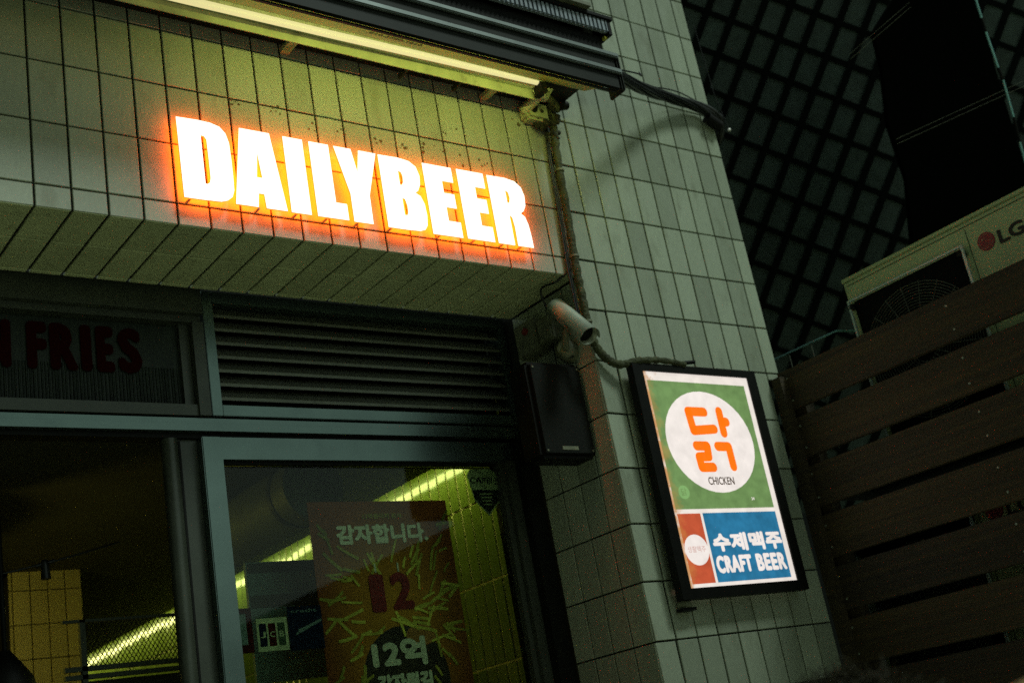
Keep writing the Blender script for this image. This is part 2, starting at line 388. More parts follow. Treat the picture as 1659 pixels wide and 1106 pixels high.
# ================================================================ glowing letters
LET = {
 'D': ([(.494, -.338), (.560, -.336), (.600, -.338), (.628, -.346), (.645, -.365), (.6535, -.396), (.655, -.45), (.655, -.508), (.6535, -.553), (.646, -.576), (.630, -.590), (.610, -.597), (.550, -.599), (.497, -.599)],
       [[(.5655, -.386), (.576, -.388), (.5825, -.398), (.5835, -.46), (.5835, -.525), (.580, -.540), (.5725, -.546), (.5655, -.546)]]),
 'A': ([(.6915, -.337), (.790, -.337), (.8215, -.597), (.753, -.597), (.750, -.551), (.732, -.551), (.7265, -.597), (.655, -.597)],
       [[(.7425, -.412), (.7500, -.497), (.7320, -.497)]]),
 'I': ([(.835, -.338), (.902, -.338), (.902, -.598), (.835, -.598)], []),
 'L': ([(.924, -.339), (.9935, -.339), (.9935, -.542), (1.032, -.542), (1.032, -.598), (.924, -.598)], []),
 'Y': ([(1.012, -.339), (1.0745, -.339), (1.0885, -.420), (1.1025, -.339), (1.167, -.339), (1.121, -.498), (1.1195, -.599), (1.051, -.599), (1.051, -.502)], []),
 'B': ([(1.175, -.340), (1.250, -.3385), (1.293, -.344), (1.318, -.361), (1.3275, -.394), (1.3235, -.428), (1.3125, -.450), (1.300, -.460), (1.3185, -.470), (1.330, -.498), (1.332, -.540), (1.327, -.575), (1.3155, -.592), (1.295, -.599), (1.240, -.601), (1.175, -.601)],
       [[(1.2445, -.388), (1.2555, -.391), (1.260, -.406), (1.258, -.429), (1.251, -.4395), (1.2445, -.440)],
        [(1.2445, -.487), (1.2550, -.490), (1.2605, -.513), (1.260, -.537), (1.255, -.5485), (1.2445, -.549)]]),
 'E': ([(1.3455, -.341), (1.4625, -.341), (1.4625, -.397), (1.4165, -.397), (1.4165, -.442), (1.4580, -.442), (1.4580, -.495), (1.4165, -.495), (1.4165, -.546), (1.4640, -.546), (1.4640, -.602), (1.3455, -.602)], []),
 'E2': ([(1.4840, -.340), (1.5960, -.340), (1.5960, -.398), (1.5525, -.398), (1.5525, -.442), (1.5915, -.442), (1.5915, -.495), (1.5525, -.495), (1.5525, -.545), (1.5965, -.545), (1.5965, -.601), (1.4840, -.601)], []),
 'R': ([(1.612, -.342), (1.690, -.3405), (1.732, -.347), (1.757, -.367), (1.766, -.399), (1.762, -.438), (1.749, -.461), (1.734, -.472), (1.750, -.484), (1.759, -.515), (1.7625, -.562), (1.7625, -.6015), (1.695, -.6015), (1.6965, -.530), (1.692, -.494), (1.6815, -.486), (1.6815, -.6015), (1.612, -.6015)],
       [[(1.683, -.390), (1.695, -.397), (1.6975, -.418), (1.692, -.437), (1.683, -.440)]]),
}
sg = thing('illuminated_sign', 'glowing white DAILYBEER letters with orange halo on the tiled fascia', 'shop sign')
for k, (o_, h_) in LET.items():
    K_ = (2.9709 - .035) / (2.9709 - .060)
    mv = lambda l: [(-.8565 + (x + .8565) * K_, -2.2811 + (z + 2.2811) * K_) for x, z in l]
    f, b = poly_prism(mv(o_), [mv(h) for h in h_], -.035, -.028)
    g, _b = poly_prism(mv(o_), [mv(h) for h in h_], -.0278, -.0270)
    face = f.build('letter', LETTER_FACE, sg)
    b.build('letter_return', LETTER_EDGE, face)
    g.build('halo_diode_sheet', LETTER_SIDE, face)
for x in (.53, .745, .87, .975, 1.085, 1.21, 1.40, 1.54, 1.66, 1.74):
    MB().tube([(x, .002, -.582), (x, -.0265, -.582)], .004, 8).build('standoff', STEEL, sg)

mb = MB()
for cx, cz in ((.86, -.215), (.98, -.235), (1.10, -.235), (1.225, -.250), (1.33, -.262), (1.42, -.262), (1.56, -.265), (1.66, -.265), (1.52, -.150), (1.86, -.06), (1.48, -.23), (.72, -.20)):
    for i in range(random.randint(3, 7)):
        x, z = cx + random.gauss(0, .016), cz + random.gauss(0, .013); r_ = random.uniform(.0015, .0065); n = 9
        mb.add([(x, .0003, z)] + [(x + r_ * random.uniform(.5, 1.2) * math.cos(2 * math.pi * k / n), .0002, z + r_ * random.uniform(.5, 1.3) * math.sin(2 * math.pi * k / n)) for k in range(n)], [(0, 1 + k, 1 + (k + 1) % n) for k in range(n)])
mb2 = MB(); mb2.v = [(v[0], .0004 if False else v[1] - .0003, v[2]) for v in mb.v]; mb2.f = mb.f; mb2.sm = mb.sm
mb2.build('rust_spots', mat('rust_spot', (.10, .075, .03), .8), fa)['kind'] = 'stuff'
# ================================================================ awning and its lamp
aw = thing('retractable_awning', 'folded charcoal awning cassette with two pale aluminium lips above the glowing letters', 'awning')
XA, XB = -1.5, 2.064
MB().box(XA, XB, -.350, -.338, -.074, .075).build('cassette_front', AWN, aw, .006)
for z0, z1 in ((-.015, .006), (.052, .072)):
    MB().box(XA, XB + .010, -.366, -.3505, z0, z1).build('lip', AWN_LIP, aw, .004)
MB().box(XA, XB - .012, -.315, -.27, .0755, .170).build('recess', BLACK, aw)
MB().box(XA, XB - .03, -.26, -.02, .060, .33).build('cassette_body', BLACK, aw)
MB().box(XB + .0005, XB + .016, -.36, -.28, -.080, .074).build('end_cap', AWN, aw, .006)
mb = MB(); x = XA
while x < XB:
    mb.box(x, min(x + .011, XB), -.352, -.332, .172, .217); mb.box(x + .011, min(x + .020, XB + .002), -.343, -.333, .172, .217); x += .020
mb.build('corrugated_strip', AWN_CORR, aw)
MB().box(XA, XB + .028, -.36, -.25, .2175, .236).build('top_cap', BLACK, aw, .003)
MB().box(XB + .003, XB + .018, -.352, -.27, .160, .2172).build('end_bracket', BLACK, aw)
MB().box(XA, XB - .09, -.38, -.30, .2365, .250).build('top_board', GREYBOX, aw)
MB().box(XB - .008, XB + .004, -.335, -.32, .150, .160).build('yellow_tip', mat('yellow_plastic', (.6, .55, .05), .5), aw)
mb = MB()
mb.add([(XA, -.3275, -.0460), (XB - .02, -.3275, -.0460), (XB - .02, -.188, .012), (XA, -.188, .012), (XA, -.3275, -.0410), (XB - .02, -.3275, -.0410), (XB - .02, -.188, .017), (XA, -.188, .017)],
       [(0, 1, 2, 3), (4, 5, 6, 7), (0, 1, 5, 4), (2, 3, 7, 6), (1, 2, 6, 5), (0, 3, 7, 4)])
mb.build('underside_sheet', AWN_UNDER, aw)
MB().box(.62, 2.02, -.3375, -.3355, -.0700, -.0540).build('added_strip_body', GREYBOX, aw)  # unlit body for the added lamp below
def lamp(name, kind, loc, rot, energy, col, sx=.1, sy=.1, parent=None):
    l = bpy.data.lights.new(name, kind); l.energy = energy; l.color = col
    if kind == 'AREA': l.shape = 'RECTANGLE'; l.size = sx; l.size_y = sy
    else: l.shadow_soft_size = sx
    o = bpy.data.objects.new(name, l); C.objects.link(o); o.location = loc; o.rotation_euler = rot; o.parent = parent; return o
lamp('added_strip_light', 'AREA', (1.26, -.3340, -.0615), (R(90 - 12), 0, R(0)), 1.9, (.90, 1.0, .21), 1.28, .016, aw)  # added hidden lamp, gives the fascia its even yellow green wash
MB().box(XA, XB - .02, -.3375, -.3290, -.0790, -.0725).build('added_strip_cover', BLACK, aw)  # added lips that keep the hidden lamp out of view
MB().box(XA, XB - .02, -.3375, -.3280, -.0505, -.0475).build('added_strip_cover', BLACK, aw)
text('phone_number', '010-3720-1810', INK, aw, (1.095, -.2262, -.0052), .03, rot=(math.atan2(.058, .1395), 0, 0), bold=.0008, width=.20, height=.021, flip=True)
MB().box(XA, XB - .02, -.189, -.02, .033, .045).build('rear_cover', BLACK, aw)

tb = thing('fluorescent_batten', 'long fluorescent tube fitting under the awning lighting the fascia yellow green', 'lamp')
mb = MB(); n = 12
mb.tube([(-.25, -.168, -.012), (1.0, -.170, .0), (1.835, -.170, .016)], .0125, 12); mb.build('diffuser', TUBE_BODY, tb)
MB().box(-.25, 1.86, -.1225, -.1190, -.026, .0115).build('reflector', TRAY, tb)
MB().box(-.25, 1.86, -.186, -.100, .0125, .0320).build('batten_body', TRAY, tb)
for x in (1.30, 1.52): MB().box(x, x + .008, -.1185, -.07, -.034, -.018).build('clip', BLACK, tb)
for x in (.1, .9, 1.7): MB().box(x, x + .03, -.0995, -.001, .014, .030).build('wall_arm', TRAY, tb)

br = thing('bracket_cluster', 'rusty awning wall bracket with taped joints at the fascia corner', 'bracket')
MB().box(1.842, 1.868, -.185, -.13, -.028, .030).build('tube_holder', BLACK, br, .004)
MB().tube([(1.85, -.15, .0), (1.90, -.12, -.005), (1.95, -.10, .045), (1.955, -.12, .085)], [.020, .019, .014, .011], 8).build('arm', TRAY, br)
MB().tube([(1.875, -.03, -.015), (1.885, -.10, .0), (1.96, -.13, .055)], [.022, .018, .012], 8).build('arm', TRAY, br)
MB().box(1.905, 1.99, -.07, -.005, .045, .12).build('plate', GREYBOX, br, .006)
MB().box(1.87, 1.975, -.055, -.0, -.055, .02).build('plate', TRAY, br, .01)
MB().tube([(1.90, -.062, -.018), (1.90, -.050, -.018)], .014, 12).build('bolt', BLACK, br)
MB().tube([(1.925, -.09, .05), (2.03, -.05, .01)], .016, 10).build('elbow', PIPE, br)
MB().tube([(2.02, -.07, .012), (2.055, -.07, .022)], .017, 10).build('knob', BLACK, br)
mb = MB()
for i in range(46):
    x, z, y = random.gauss(1.975, .028), random.gauss(-.035, .030), -random.uniform(.005, .05)
    r_ = random.uniform(.006, .016); mb.tube([(x, y, z), (x + random.uniform(-.02, .02), y - .01, z + random.uniform(-.03, .01))], [r_, r_ * .6], 6)
mb.build('nest_debris', mat('nest_dark', (.018, .018, .008), .9), br)

pp = MB()
PIPEP = [(1.990, -.04, .03), (2.005, -.030, -.04), (1.995, -.025, -.20), (1.985, -.025, -.43), (1.975, -.025, -.627), (1.974, -.025, -.7484), (1.975, -.025, -.8666), (1.992, -.025, -.9399), (2.0336, -.027, -.9858), (2.0813, -.035, -1.0035), (2.1458, -.055, -.9936), (2.2548, -.06, -.9867), (2.3783, -.06, -.9958)]
def smooth(P, sub=6):
    P = [Vector(p) for p in P]; Q = []
    for i in range(len(P) - 1):
        p0, p1, p2, p3 = P[max(i - 1, 0)], P[i], P[i + 1], P[min(i + 2, len(P) - 1)]
        for k in range(sub):
            t = k / sub; Q.append(.5 * ((2 * p1) + (p2 - p0) * t + (2 * p0 - 5 * p1 + 4 * p2 - p3) * t * t + (3 * p1 - p0 - 3 * p2 + p3) * t ** 3))
    Q.append(P[-1]); return Q
q = smooth(PIPEP, 10)
pp.tube(q, [.0150 * (1 + .10 * math.sin(i * 1.7) + random.uniform(-.08, .08)) * (1 - .35 * max(0, (i - 85) / 35)) for i in range(len(q))], 12)
po = pp.build('insulated_pipe', PIPE); tag(po, 'mossy olive foam wrapped pipe running down the corner and along the chicken sign top', 'pipe')
for dx, r_ in ((.022, .0045), (.030, .0035)):
    MB().tube([(p[0] - dx, p[1] + .012, p[2]) for p in smooth(PIPEP[1:7], 6)], r_, 6).build('side_cable', CABLE, po)
MB().tube(smooth([(1.955, -.02, -.64), (1.92, .03, -.672), (1.90, .10, -.675), (1.93, .12, -.74)], 5), .004, 6).build('side_cable', CABLE, po)
for i in (22, 38, 58): p = q[i]; MB().tube([p - Vector((0, 0, .004)), p + Vector((0, 0, .004))], .0185, 12).build('tie_band', GREYBOX, po)

CABP = [(2.075, -.33, -.008), (2.3435, -.2, .0789), (2.6189, -.08, .1763), (2.8388, -.03, .2051), (2.9482, -.025, .1793), (2.985, -.015, .150), (2.998, .05, .08), (3.0, .3, .02)]
cb = thing('cable_bundle', 'thick black bundle of cables crossing the pillar from the awning end', 'cables')
for i in range(8):
    ph = i * 2 * math.pi / 8; P = []
    for j, p in enumerate(smooth(CABP, 6)):
        a = ph + j * .16; rr = .014 + .006 * math.sin(j * .3 + i)
        P.append((p[0], p[1] + rr * math.cos(a) - .008, p[2] + rr * math.sin(a)))
    MB().tube(P, .0085 if i % 3 else .006, 7).build('cable', CABLE, cb)
MB().tube(smooth([(2.10, -.33, .03), (2.28, -.25, .105), (2.335, -.22, .125), (2.34, -.21, .15)], 5), .003, 6).build('loose_wire', CABLE, cb)
MB().tube(smooth([(2.32, -.21, .08), (2.52, -.12, .175), (2.75, -.05, .24), (2.95, -.03, .205)], 5), .0028, 6).build('loose_wire', CABLE, cb)
MB().tube([(2.90, -.03, .165), (2.97, -.03, .135)], .024, 10).build('tape_wrap', BLACK, cb)
ins = thing('wire_insulator', 'tiny white insulator hanging from a thin wire just right of the pillar edge', 'insulator')
MB().tube([(3.0755, .01, .157), (3.0815, .01, .163), (3.087, .01, .160)], [.004, .009, .005], 10).build('body', CERAM, ins)
MB().tube([(3.081, .01, .16), (3.055, .02, .35), (3.04, .02, .7)], .0015, 5).build('wire', CABLE, ins)

# ================================================================ chicken lightbox
lb = thing('lightbox_sign', 'black framed lit sign with orange Korean word for chicken above a blue craft beer panel', 'sign')
KS = (2.9709 - .06) / (2.9709 - .10)          # the box stands off the wall with its face 6 cm out
lb.scale = (KS, 1, KS); lb.location = (-.8565 * (1 - KS), .04, -2.2811 * (1 - KS))
X0, X1, Z0, Z1 = 2.069, 2.7025, -1.846, -1.020
IX0, IX1, IZ0, IZ1 = 2.1150, 2.6560, -1.8110, -1.0475
f = MB()
f.box(X0, X1, -.1, -.068, IZ1, Z1); f.box(X0, X1, -.1, -.068, Z0, IZ0); f.box(X0, IX0, -.1, -.068, IZ0, IZ1); f.box(IX1, X1, -.1, -.068, IZ0, IZ1)
f.build('frame', BLACK, lb)
MB().box(IX0, IX1, -.093, -.072, IZ0, IZ1).build('light_panel', L_WHITE, lb)
yb = -.0942
MB().box(2.1315, 2.6295, yb, -.093, -1.5440, -1.0800).build('green_field', L_GREEN, lb)
MB().box(2.1325, 2.2425, yb, -.093, -1.7975, -1.5595).build('red_field', L_RED, lb)
MB().box(2.2550, 2.6295, yb, -.093, -1.7975, -1.5590).build('blue_field', L_BLUE, lb)
fr_, bk = disc(2.3815, -1.3005, .2200, .1875, -.0955, yb); fr_.add(bk.v, bk.f); fr_.build('white_disc', L_WHITE2, lb)
fr_, bk = disc(2.1868, -1.6843, .0560, .0525, -.0955, yb, 28); fr_.add(bk.v, bk.f); fr_.build('small_disc', L_WHITE2, lb)
st = [((2.298, -1.191), (2.378, -1.191)), ((2.298, -1.191), (2.304, -1.258)), ((2.304, -1.262), (2.411, -1.254)),
      ((2.4575, -1.186), (2.4570, -1.2680)), ((2.4600, -1.2265), (2.4830, -1.2255)),
      ((2.300, -1.3185), (2.3530, -1.3185)), ((2.3530, -1.3185), (2.3495, -1.3570)), ((2.3495, -1.3570), (2.3010, -1.3590)), ((2.3010, -1.3590), (2.3030, -1.3960)), ((2.3030, -1.3965), (2.3610, -1.3960)),
      ((2.4080, -1.3190), (2.4640, -1.3190)), ((2.4640, -1.3190), (2.4655, -1.3930))]
strokes(st, .0172, -.0968, -.0955).build('chicken_word', L_ORANGE, lb)
text('chicken_caption', 'CHICKEN', L_BROWN, lb, (2.3190, -.0962, -1.4600), .04, bold=.0006, width=.1315, height=.0285)
text('craft_beer_korean', '수제맥주', L_WHITE2, lb, (2.2705, -.0956, -1.6950), .08, bold=.0040, width=.3560, height=.0650)
text('craft_beer_text', 'CRAFT', L_WHITE2, lb, (2.2640, -.0956, -1.7690), .07, bold=.0040, space=1.12, width=.1790, height=.0610)
text('craft_beer_text', 'BEER', L_WHITE2, lb, (2.4660, -.0956, -1.7690), .07, bold=.0040, space=1.12, width=.1540, height=.0610)
text('small_caption', '생활맥주', L_PINK, lb, (2.142, -.0958, -1.693), .02, bold=.0002, width=.088, height=.022)
fr_, bk = disc(2.188, -1.485, .026, .024, -.0949, yb, 24); fr_.add(bk.v, bk.f); fr_.build('stamp', L_STAMP, lb)
text('stamp_mark', '닭', L_GREEN, lb, (2.174, -.0953, -1.497), .02, bold=.0003, width=.026, height=.026)
text('tiny_mark', '24', L_WHITE2, lb, (2.520, -.0949, -1.516), .01, bold=.0003, width=.016, height=.010)
MB().box(2.085, 2.118, -.085, -.046, -1.868, -1.8465).build('lug_and_shadow', GREYBOX, lb, .004)
MB().box(2.080, 2.140, -.080, -.046, -1.879, -1.8685).build('lug_and_shadow', BLACK, lb)  # black bar painted in as the shadow under the lug
MB().box(2.09, 2.68, -.0675, -.046, -1.80, -1.06).build('back_plate', BLACK, lb)
MB().tube([(2.34, -.085, -1.002), (2.392, -.095, -.998)], .0075, 8).build('cable_gland', BLACK, lb)

# ================================================================ louvre and shopfront framing
YF = .47
sf = thing('shopfront_frame', 'grey aluminium shopfront framing of doorway, transom and display window', 'shopfront')
def bx(name, m, x0, x1, z0, z1, y0=YF, y1=YF + .07, p=sf, bev=.0): return MB().box(x0, x1, y0, y1, z0, z1).build(name, m, p, bev)
bx('head_rail', ALU_D, -1.5, .752, -.728, -.640, .440, .54)
bx('head_rail', ALU_D, -1.5, .752, -.752, -.7285, .462, .54)
bx('mullion', ALU_D, .7180, .7560, -1.068, -.7525, .452, .54)
bx('mullion', ALU_D, .6850, .7175, -1.040, -.7525, .482, .54)
bx('transom', ALU_D, -1.5, .752, -1.066, -1.030, .462, .54)
bx('transom', ALU, -1.5, 1.995, -1.090, -1.0735, .466, .54)
bx('transom', ALU, -1.5, 1.995, -1.116, -1.0915, .462, .54)
bx('shadow_gap', BLACK, -1.5, 1.995, -1.1335, -1.1165, .484, .54)
bx('shadow_gap', BLACK, .7565, 1.995, -1.0730, -1.0685, .484, .54)
bx('window_post', ALU, .719, .785, -3.80, -1.134, .462, .53, bev=.003)
bx('window_head', ALU, .7855, 1.995, -1.206, -1.134, .468, .53)
bx('window_jamb', ALU_D, 1.885, 1.995, -3.80, -1.2065, .455, .53)
bx('window_jamb', ALU_D, 1.862, 1.8845, -3.80, -1.2065, .474, .53)
bx('window_jamb', BLACK, 1.925, 1.995, -3.80, -1.13, .415, .4545)
bx('window_bead', BLACK, .7855, 1.8615, -1.217, -1.2065, .486, .53)
bx('window_sill', ALU, .7855, 1.8615, -2.95, -2.86, .462, .55)
bx('stall_riser', DARKW, .7855, 1.8615, -3.83, -2.9505, .470, .54)
bx('door_post', ALU_D, .655, .7185, -3.80, -1.134, .500, .56)
MB().tube([(.628, .500, -3.80), (.628, .500, -1.136)], .026, 16).build('door_post', ALU_D, sf)
bx('door_post', BLACK, .6555, .662, -3.8, -1.14, .495, .4995)
lv = thing('louvre_vent', 'silver framed louvre vent with dark dusty slats under the soffit', 'vent')
def lbx(name, m, x0, x1, z0, z1, y0=.455, y1=.54): return MB().box(x0, x1, y0, y1, z0, z1).build(name, m, lv, .0015)
lbx('frame_stile', ALU, .7610, .7960, -1.0670, -.6400); lbx('frame_stile', ALU, 1.960, 1.995, -1.0670, -.6400)
lbx('frame_rail', ALU, .7965, 1.9595, -1.0670, -1.0310); lbx('frame_rail', ALU, .7965, 1.9595, -.6780, -.6400)
sm = MB(); sm.add([(.797, -.020, -.030), (1.959, -.020, -.030), (1.959, .022, .012), (.797, .022, .012), (.797, -.020, -.0275), (1.959, -.020, -.0275), (1.959, .022, .0145), (.797, .022, .0145),
                   (.797, -.024, -.038), (1.959, -.024, -.038), (1.959, -.024, -.0275), (.797, -.024, -.0275)],
                  [(0, 1, 2, 3), (4, 5, 6, 7), (0, 1, 5, 4), (2, 3, 7, 6), (1, 2, 6, 5), (0, 3, 7, 4), (8, 9, 10, 11), (8, 9, 1, 0), (11, 10, 5, 4)])
sme = sm.mesh('slat'); sme.materials.append(LOUV)
for i in range(8): link('slat', sme, None, lv, (0, .490, -.688 - i * .0475))
MB().box(.797, 1.959, .545, .56, -1.03, -.68).build('back_panel', BLACK, lv)

gt = MB().box(-1.5, .6845, .500, .506, -1.0295, -.7525).build('transom_glass', RIBG); tag(gt, 'dark ribbed transom glass pane above the open doorway', 'window')
mb = MB(); x = -.6
while x < .68:
    mb.tube([(x, .4995, -1.029), (x, .4995, -.9)], .0026 + random.random() * .0016, 4); x += .0085 + random.random() * .004
mb.build('rib', RIBG, gt)['kind'] = 'stuff'
fs = thing('fries_lettering', 'dark red FRIES lettering on the transom glass above the doorway', 'sign')
XL = {'N': (.085, .169), 'F': (.214, .272), 'R': (.281, .363), 'I': (.373, .405), 'E': (.420, .474), 'S': (.487, .562)}
for ch, (a, b) in XL.items(): text('letter', ch, FRIES, fs, (a, .494, -.925), .15, bold=.009, width=b - a, height=.150, depth=.002)

gl = MB().box(.7855, 1.8615, .500, .506, -2.86, -1.2175).build('window_glass', GLASS); tag(gl, 'display window pane behind which the fries poster hangs', 'window')

# ---------------------------------------------------------------- poster in the window
ps = thing('fries_poster', 'brown poster with scattered fries and white Korean text hanging in the window', 'poster')
YP = .530
MB().box(1.094, 1.643, YP, YP + .003, -2.15, -1.331).build('sheet', P_BASE, ps)
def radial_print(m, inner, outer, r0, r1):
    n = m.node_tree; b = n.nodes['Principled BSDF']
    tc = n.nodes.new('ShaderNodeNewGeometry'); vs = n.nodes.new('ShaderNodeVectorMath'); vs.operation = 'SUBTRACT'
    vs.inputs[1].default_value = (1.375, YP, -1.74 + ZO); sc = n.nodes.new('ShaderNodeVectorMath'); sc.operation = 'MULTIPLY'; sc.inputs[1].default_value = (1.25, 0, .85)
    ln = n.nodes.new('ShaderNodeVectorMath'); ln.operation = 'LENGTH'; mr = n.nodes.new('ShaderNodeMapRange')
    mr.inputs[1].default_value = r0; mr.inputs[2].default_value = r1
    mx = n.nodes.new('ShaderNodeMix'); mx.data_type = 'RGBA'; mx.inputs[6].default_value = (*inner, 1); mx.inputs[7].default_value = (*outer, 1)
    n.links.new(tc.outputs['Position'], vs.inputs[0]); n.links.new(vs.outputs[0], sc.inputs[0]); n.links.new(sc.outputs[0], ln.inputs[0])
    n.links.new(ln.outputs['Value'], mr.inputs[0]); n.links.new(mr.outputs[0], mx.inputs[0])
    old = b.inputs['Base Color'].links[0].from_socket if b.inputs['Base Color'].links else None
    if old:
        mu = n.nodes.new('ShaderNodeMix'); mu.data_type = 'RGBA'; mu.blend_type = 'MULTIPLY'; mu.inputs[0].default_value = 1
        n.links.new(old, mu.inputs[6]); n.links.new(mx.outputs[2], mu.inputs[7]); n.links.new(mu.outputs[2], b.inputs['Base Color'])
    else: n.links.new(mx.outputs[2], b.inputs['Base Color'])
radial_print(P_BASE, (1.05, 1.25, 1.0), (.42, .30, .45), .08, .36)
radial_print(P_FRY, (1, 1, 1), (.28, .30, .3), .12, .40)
fr_, bk = disc(1.385, -1.93, .165, .175, YP - .0010, YP - .0005, 36); fr_.add(bk.v, bk.f); fr_.build('dark_plate_print', P_DARK, ps)
fr_, bk = disc(1.46, -1.79, .060, .035, YP - .0014, YP - .0010, 24); fr_.add(bk.v, bk.f); fr_.build('bun_print', P_OR, ps)
fm = MB(); fm.add([(x, y, z + .0012 * math.cos(x * 60)) for y in (-.0004, 0) for x, z in ((-.036, -.0048), (-.012, -.0050), (.012, -.0050), (.036, -.0042), (.037, .0040), (.012, .0046), (-.012, .0046), (-.035, .0050))], [tuple(range(8)), tuple(range(15, 7, -1))] + [(k, (k + 1) % 8, 8 + (k + 1) % 8, 8 + k) for k in range(8)]); fme = fm.mesh('fry_print'); fme.materials.append(P_FRY)
random.seed(11)
cnt = 0
while cnt < 125:
    x, z = random.uniform(1.115, 1.62), random.uniform(-2.10, -1.40)
    if -1.50 < z < -1.385 and 1.16 < x < 1.57: continue
    if -1.74 < z < -1.56 and 1.25 < x < 1.46: continue
    if -1.97 < z < -1.78 and 1.24 < x < 1.50: continue
    a = math.atan2(z + 1.72, x - 1.375) + random.gauss(0, .45)
    o = link('fry_print', fme, None, ps, (x, YP - .0016 - cnt * .00001, z)); o.rotation_euler = (0, -a, 0)
    s_ = random.uniform(.5, 1.25); o.scale = (s_, 1, random.uniform(.8, 1.2)); cnt += 1
text('headline', '감자합니다.', P_WHITE, ps, (1.186, YP - .003, -1.478), .07, bold=.0035, width=.360, height=.068)
text('small_line', '12억원어치 감사', P_FRY, ps, (1.295, YP - .003, -1.392), .02, bold=.0004, width=.155, height=.018)
text('candle_number', '1', P_RED, ps, (1.285, YP - .004, -1.706), .12, bold=.007, width=.055, height=.125)
text('candle_number', '2', P_RED, ps, (1.365, YP - .004, -1.703), .12, bold=.007, width=.085, height=.125)
for x in (1.313, 1.402): MB().box(x, x + .006, YP - .003, YP - .001, -1.575, -1.545).build('wick_print', P_WHITE, ps)
text('big_count', '12억', P_WHITE, ps, (1.259, YP - .004, -1.888), .1, bold=.0055, width=.210, height=.095)
text('fries_line', '감자튀김', P_WHITE, ps, (1.266, YP - .004, -1.962), .06, bold=.0038, width=.212, height=.056)

# stickers on the glass
cs = thing('security_sticker', 'shield shaped CARE sticker in the top right corner of the display window', 'sticker')
YS = .5085
def flat(name, pts, m, p, y=YS, t=.0008):
    f, b = poly_prism(pts, [], y, y + t); f.add(b.v, b.f); return f.build(name, m, p)
sh = [(1.762, -1.226), (1.850, -1.220), (1.876, -1.245), (1.876, -1.345), (1.818, -1.398), (1.757, -1.345), (1.742, -1.250)]
flat('shield', [(1.757, -1.224), (1.850, -1.222), (1.868, -1.240), (1.864, -1.345), (1.8115, -1.397), (1.757, -1.340), (1.740, -1.245)], STK, cs)
flat('shield_lower', [(1.752, -1.300), (1.862, -1.302), (1.860, -1.344), (1.8115, -1.391), (1.760, -1.338)], STKD, cs, YS - .0008, .0007)
text('brand_word', 'CARE!', STKD, cs, (1.750, YS - .001, -1.276), .03, bold=.0009, width=.100, height=.023, shear=.1)
for i in range(4): MB().box(1.782 + i * .004, 1.838 - i * .003, YS - .0016, YS - .0009, -1.318 - i * .013, -1.314 - i * .013).build('fine_print', STK, cs)

cd = thing('card_sticker', 'three colour JCB payment card sticker low in the display window', 'sticker', None)
MB().box(.858, .962, YS, YS + .0008, -1.800, -1.700).build('backing', STK, cd)
for i, (m_, ch) in enumerate(((STKB, 'J'), (STKR, 'C'), (STKG, 'B'))):
    MB().box(.866 + i * .031, .890 + i * .031, YS - .0008, YS - .0001, -1.785, -1.716).build('bar', m_, cd)
    text('letter', ch, STK, cd, (.870 + i * .031, YS - .0012, -1.759), .02, bold=.0004, width=.016, height=.018)
c2 = thing('dark_card_sticker', 'dark navy payment sticker between the JCB sticker and the poster', 'sticker')
MB().box(.966, 1.085, YS, YS + .0008, -1.805, -1.670).build('backing', STKB, c2)
text('word', 'credit', NOTE, c2, (.978, YS - .001, -1.690), .01, bold=.0002, width=.09, height=.010)
flat('diagonal_flash', [(.985, -1.760), (1.080, -1.722), (1.084, -1.712), (1.000, -1.742)], NOTE, c2, YS - .001, .0005)
c3 = thing('white_notice_sticker', 'small pale green notice in a dark red holder beside the window post', 'sticker')
MB().box(.792, .845, YS, YS + .0008, -1.800, -1.665).build('holder', STKR, c3)
MB().box(.796, .826, YS - .0008, YS - .0001, -1.775, -1.682).build('paper', NOTE, c3)
nb = thing('menu_board', 'pale teal menu board standing inside the window left of the poster', 'menu board')
MB().box(.985, 1.40, .80, .815, -1.86, -1.462).build('board', NOTE, nb)
MB().box(.990, 1.40, .797, .7995, -1.615, -1.575).build('dark_band', ALU_D, nb)
MB().box(.990, 1.40, .797, .7995, -1.50, -1.467).build('dark_band', ALU_D, nb)
for x in (1.0, 1.36): MB().box(x, x + .03, .802, .83, -3.83, -1.861).build('leg', BLACK, nb)

# ================================================================ interior
iw = thing('interior_tiled_wall', 'glossy green tiled side wall of the bar lit by an added lamp at its top', 'wall')
MB().box(2.058, 2.10, .54, 6.6, -3.83, -.90).build('wall_core', GJOINT, iw)
k = 0
for i in range(88):
    y = .545 + i * .066
    for z0, z1 in ((-1.2435, -.930), (-1.5585, -1.2455), (-1.874, -1.5605), (-2.189, -1.876)):
        if k >= 290: break
        if (z1 < -1.56 and i > 56) or (z1 < -1.8 and i > 26): continue
        o = link('tile', tile_mesh(.066, z1 - z0, GTILE, th=.0022, gv=.0095, gh=.006), None, iw, (2.0535, y + .033, (z0 + z1) / 2)); k += 1
        o.rotation_euler = (random.gauss(0, .004), 0, R(-90) + random.gauss(0, .02))
cl = MB().box(-2.2, 1.905, .545, 6.6, -1.088, -1.00).build('interior_ceiling', CEIL); cl['kind'] = 'structure'
tag(MB().box(1.915, 1.945, .60, 6.2, -1.015, -.998).build('added_cove_light', ADDED_COVE), 'unseen light strip added above the ceiling edge by the tiled wall', 'lamp')  # glowing strip added out of sight at the top of the wall
MB().box(-2.2, 2.1, .545, 6.6, -.90, -.88).build('interior_ceiling', CEIL)['kind'] = 'structure'
bwk = MB().box(-2.3, 2.15, 6.6, 6.7, -3.83, -.88).build('back_wall', DARKW); bwk['kind'] = 'structure'
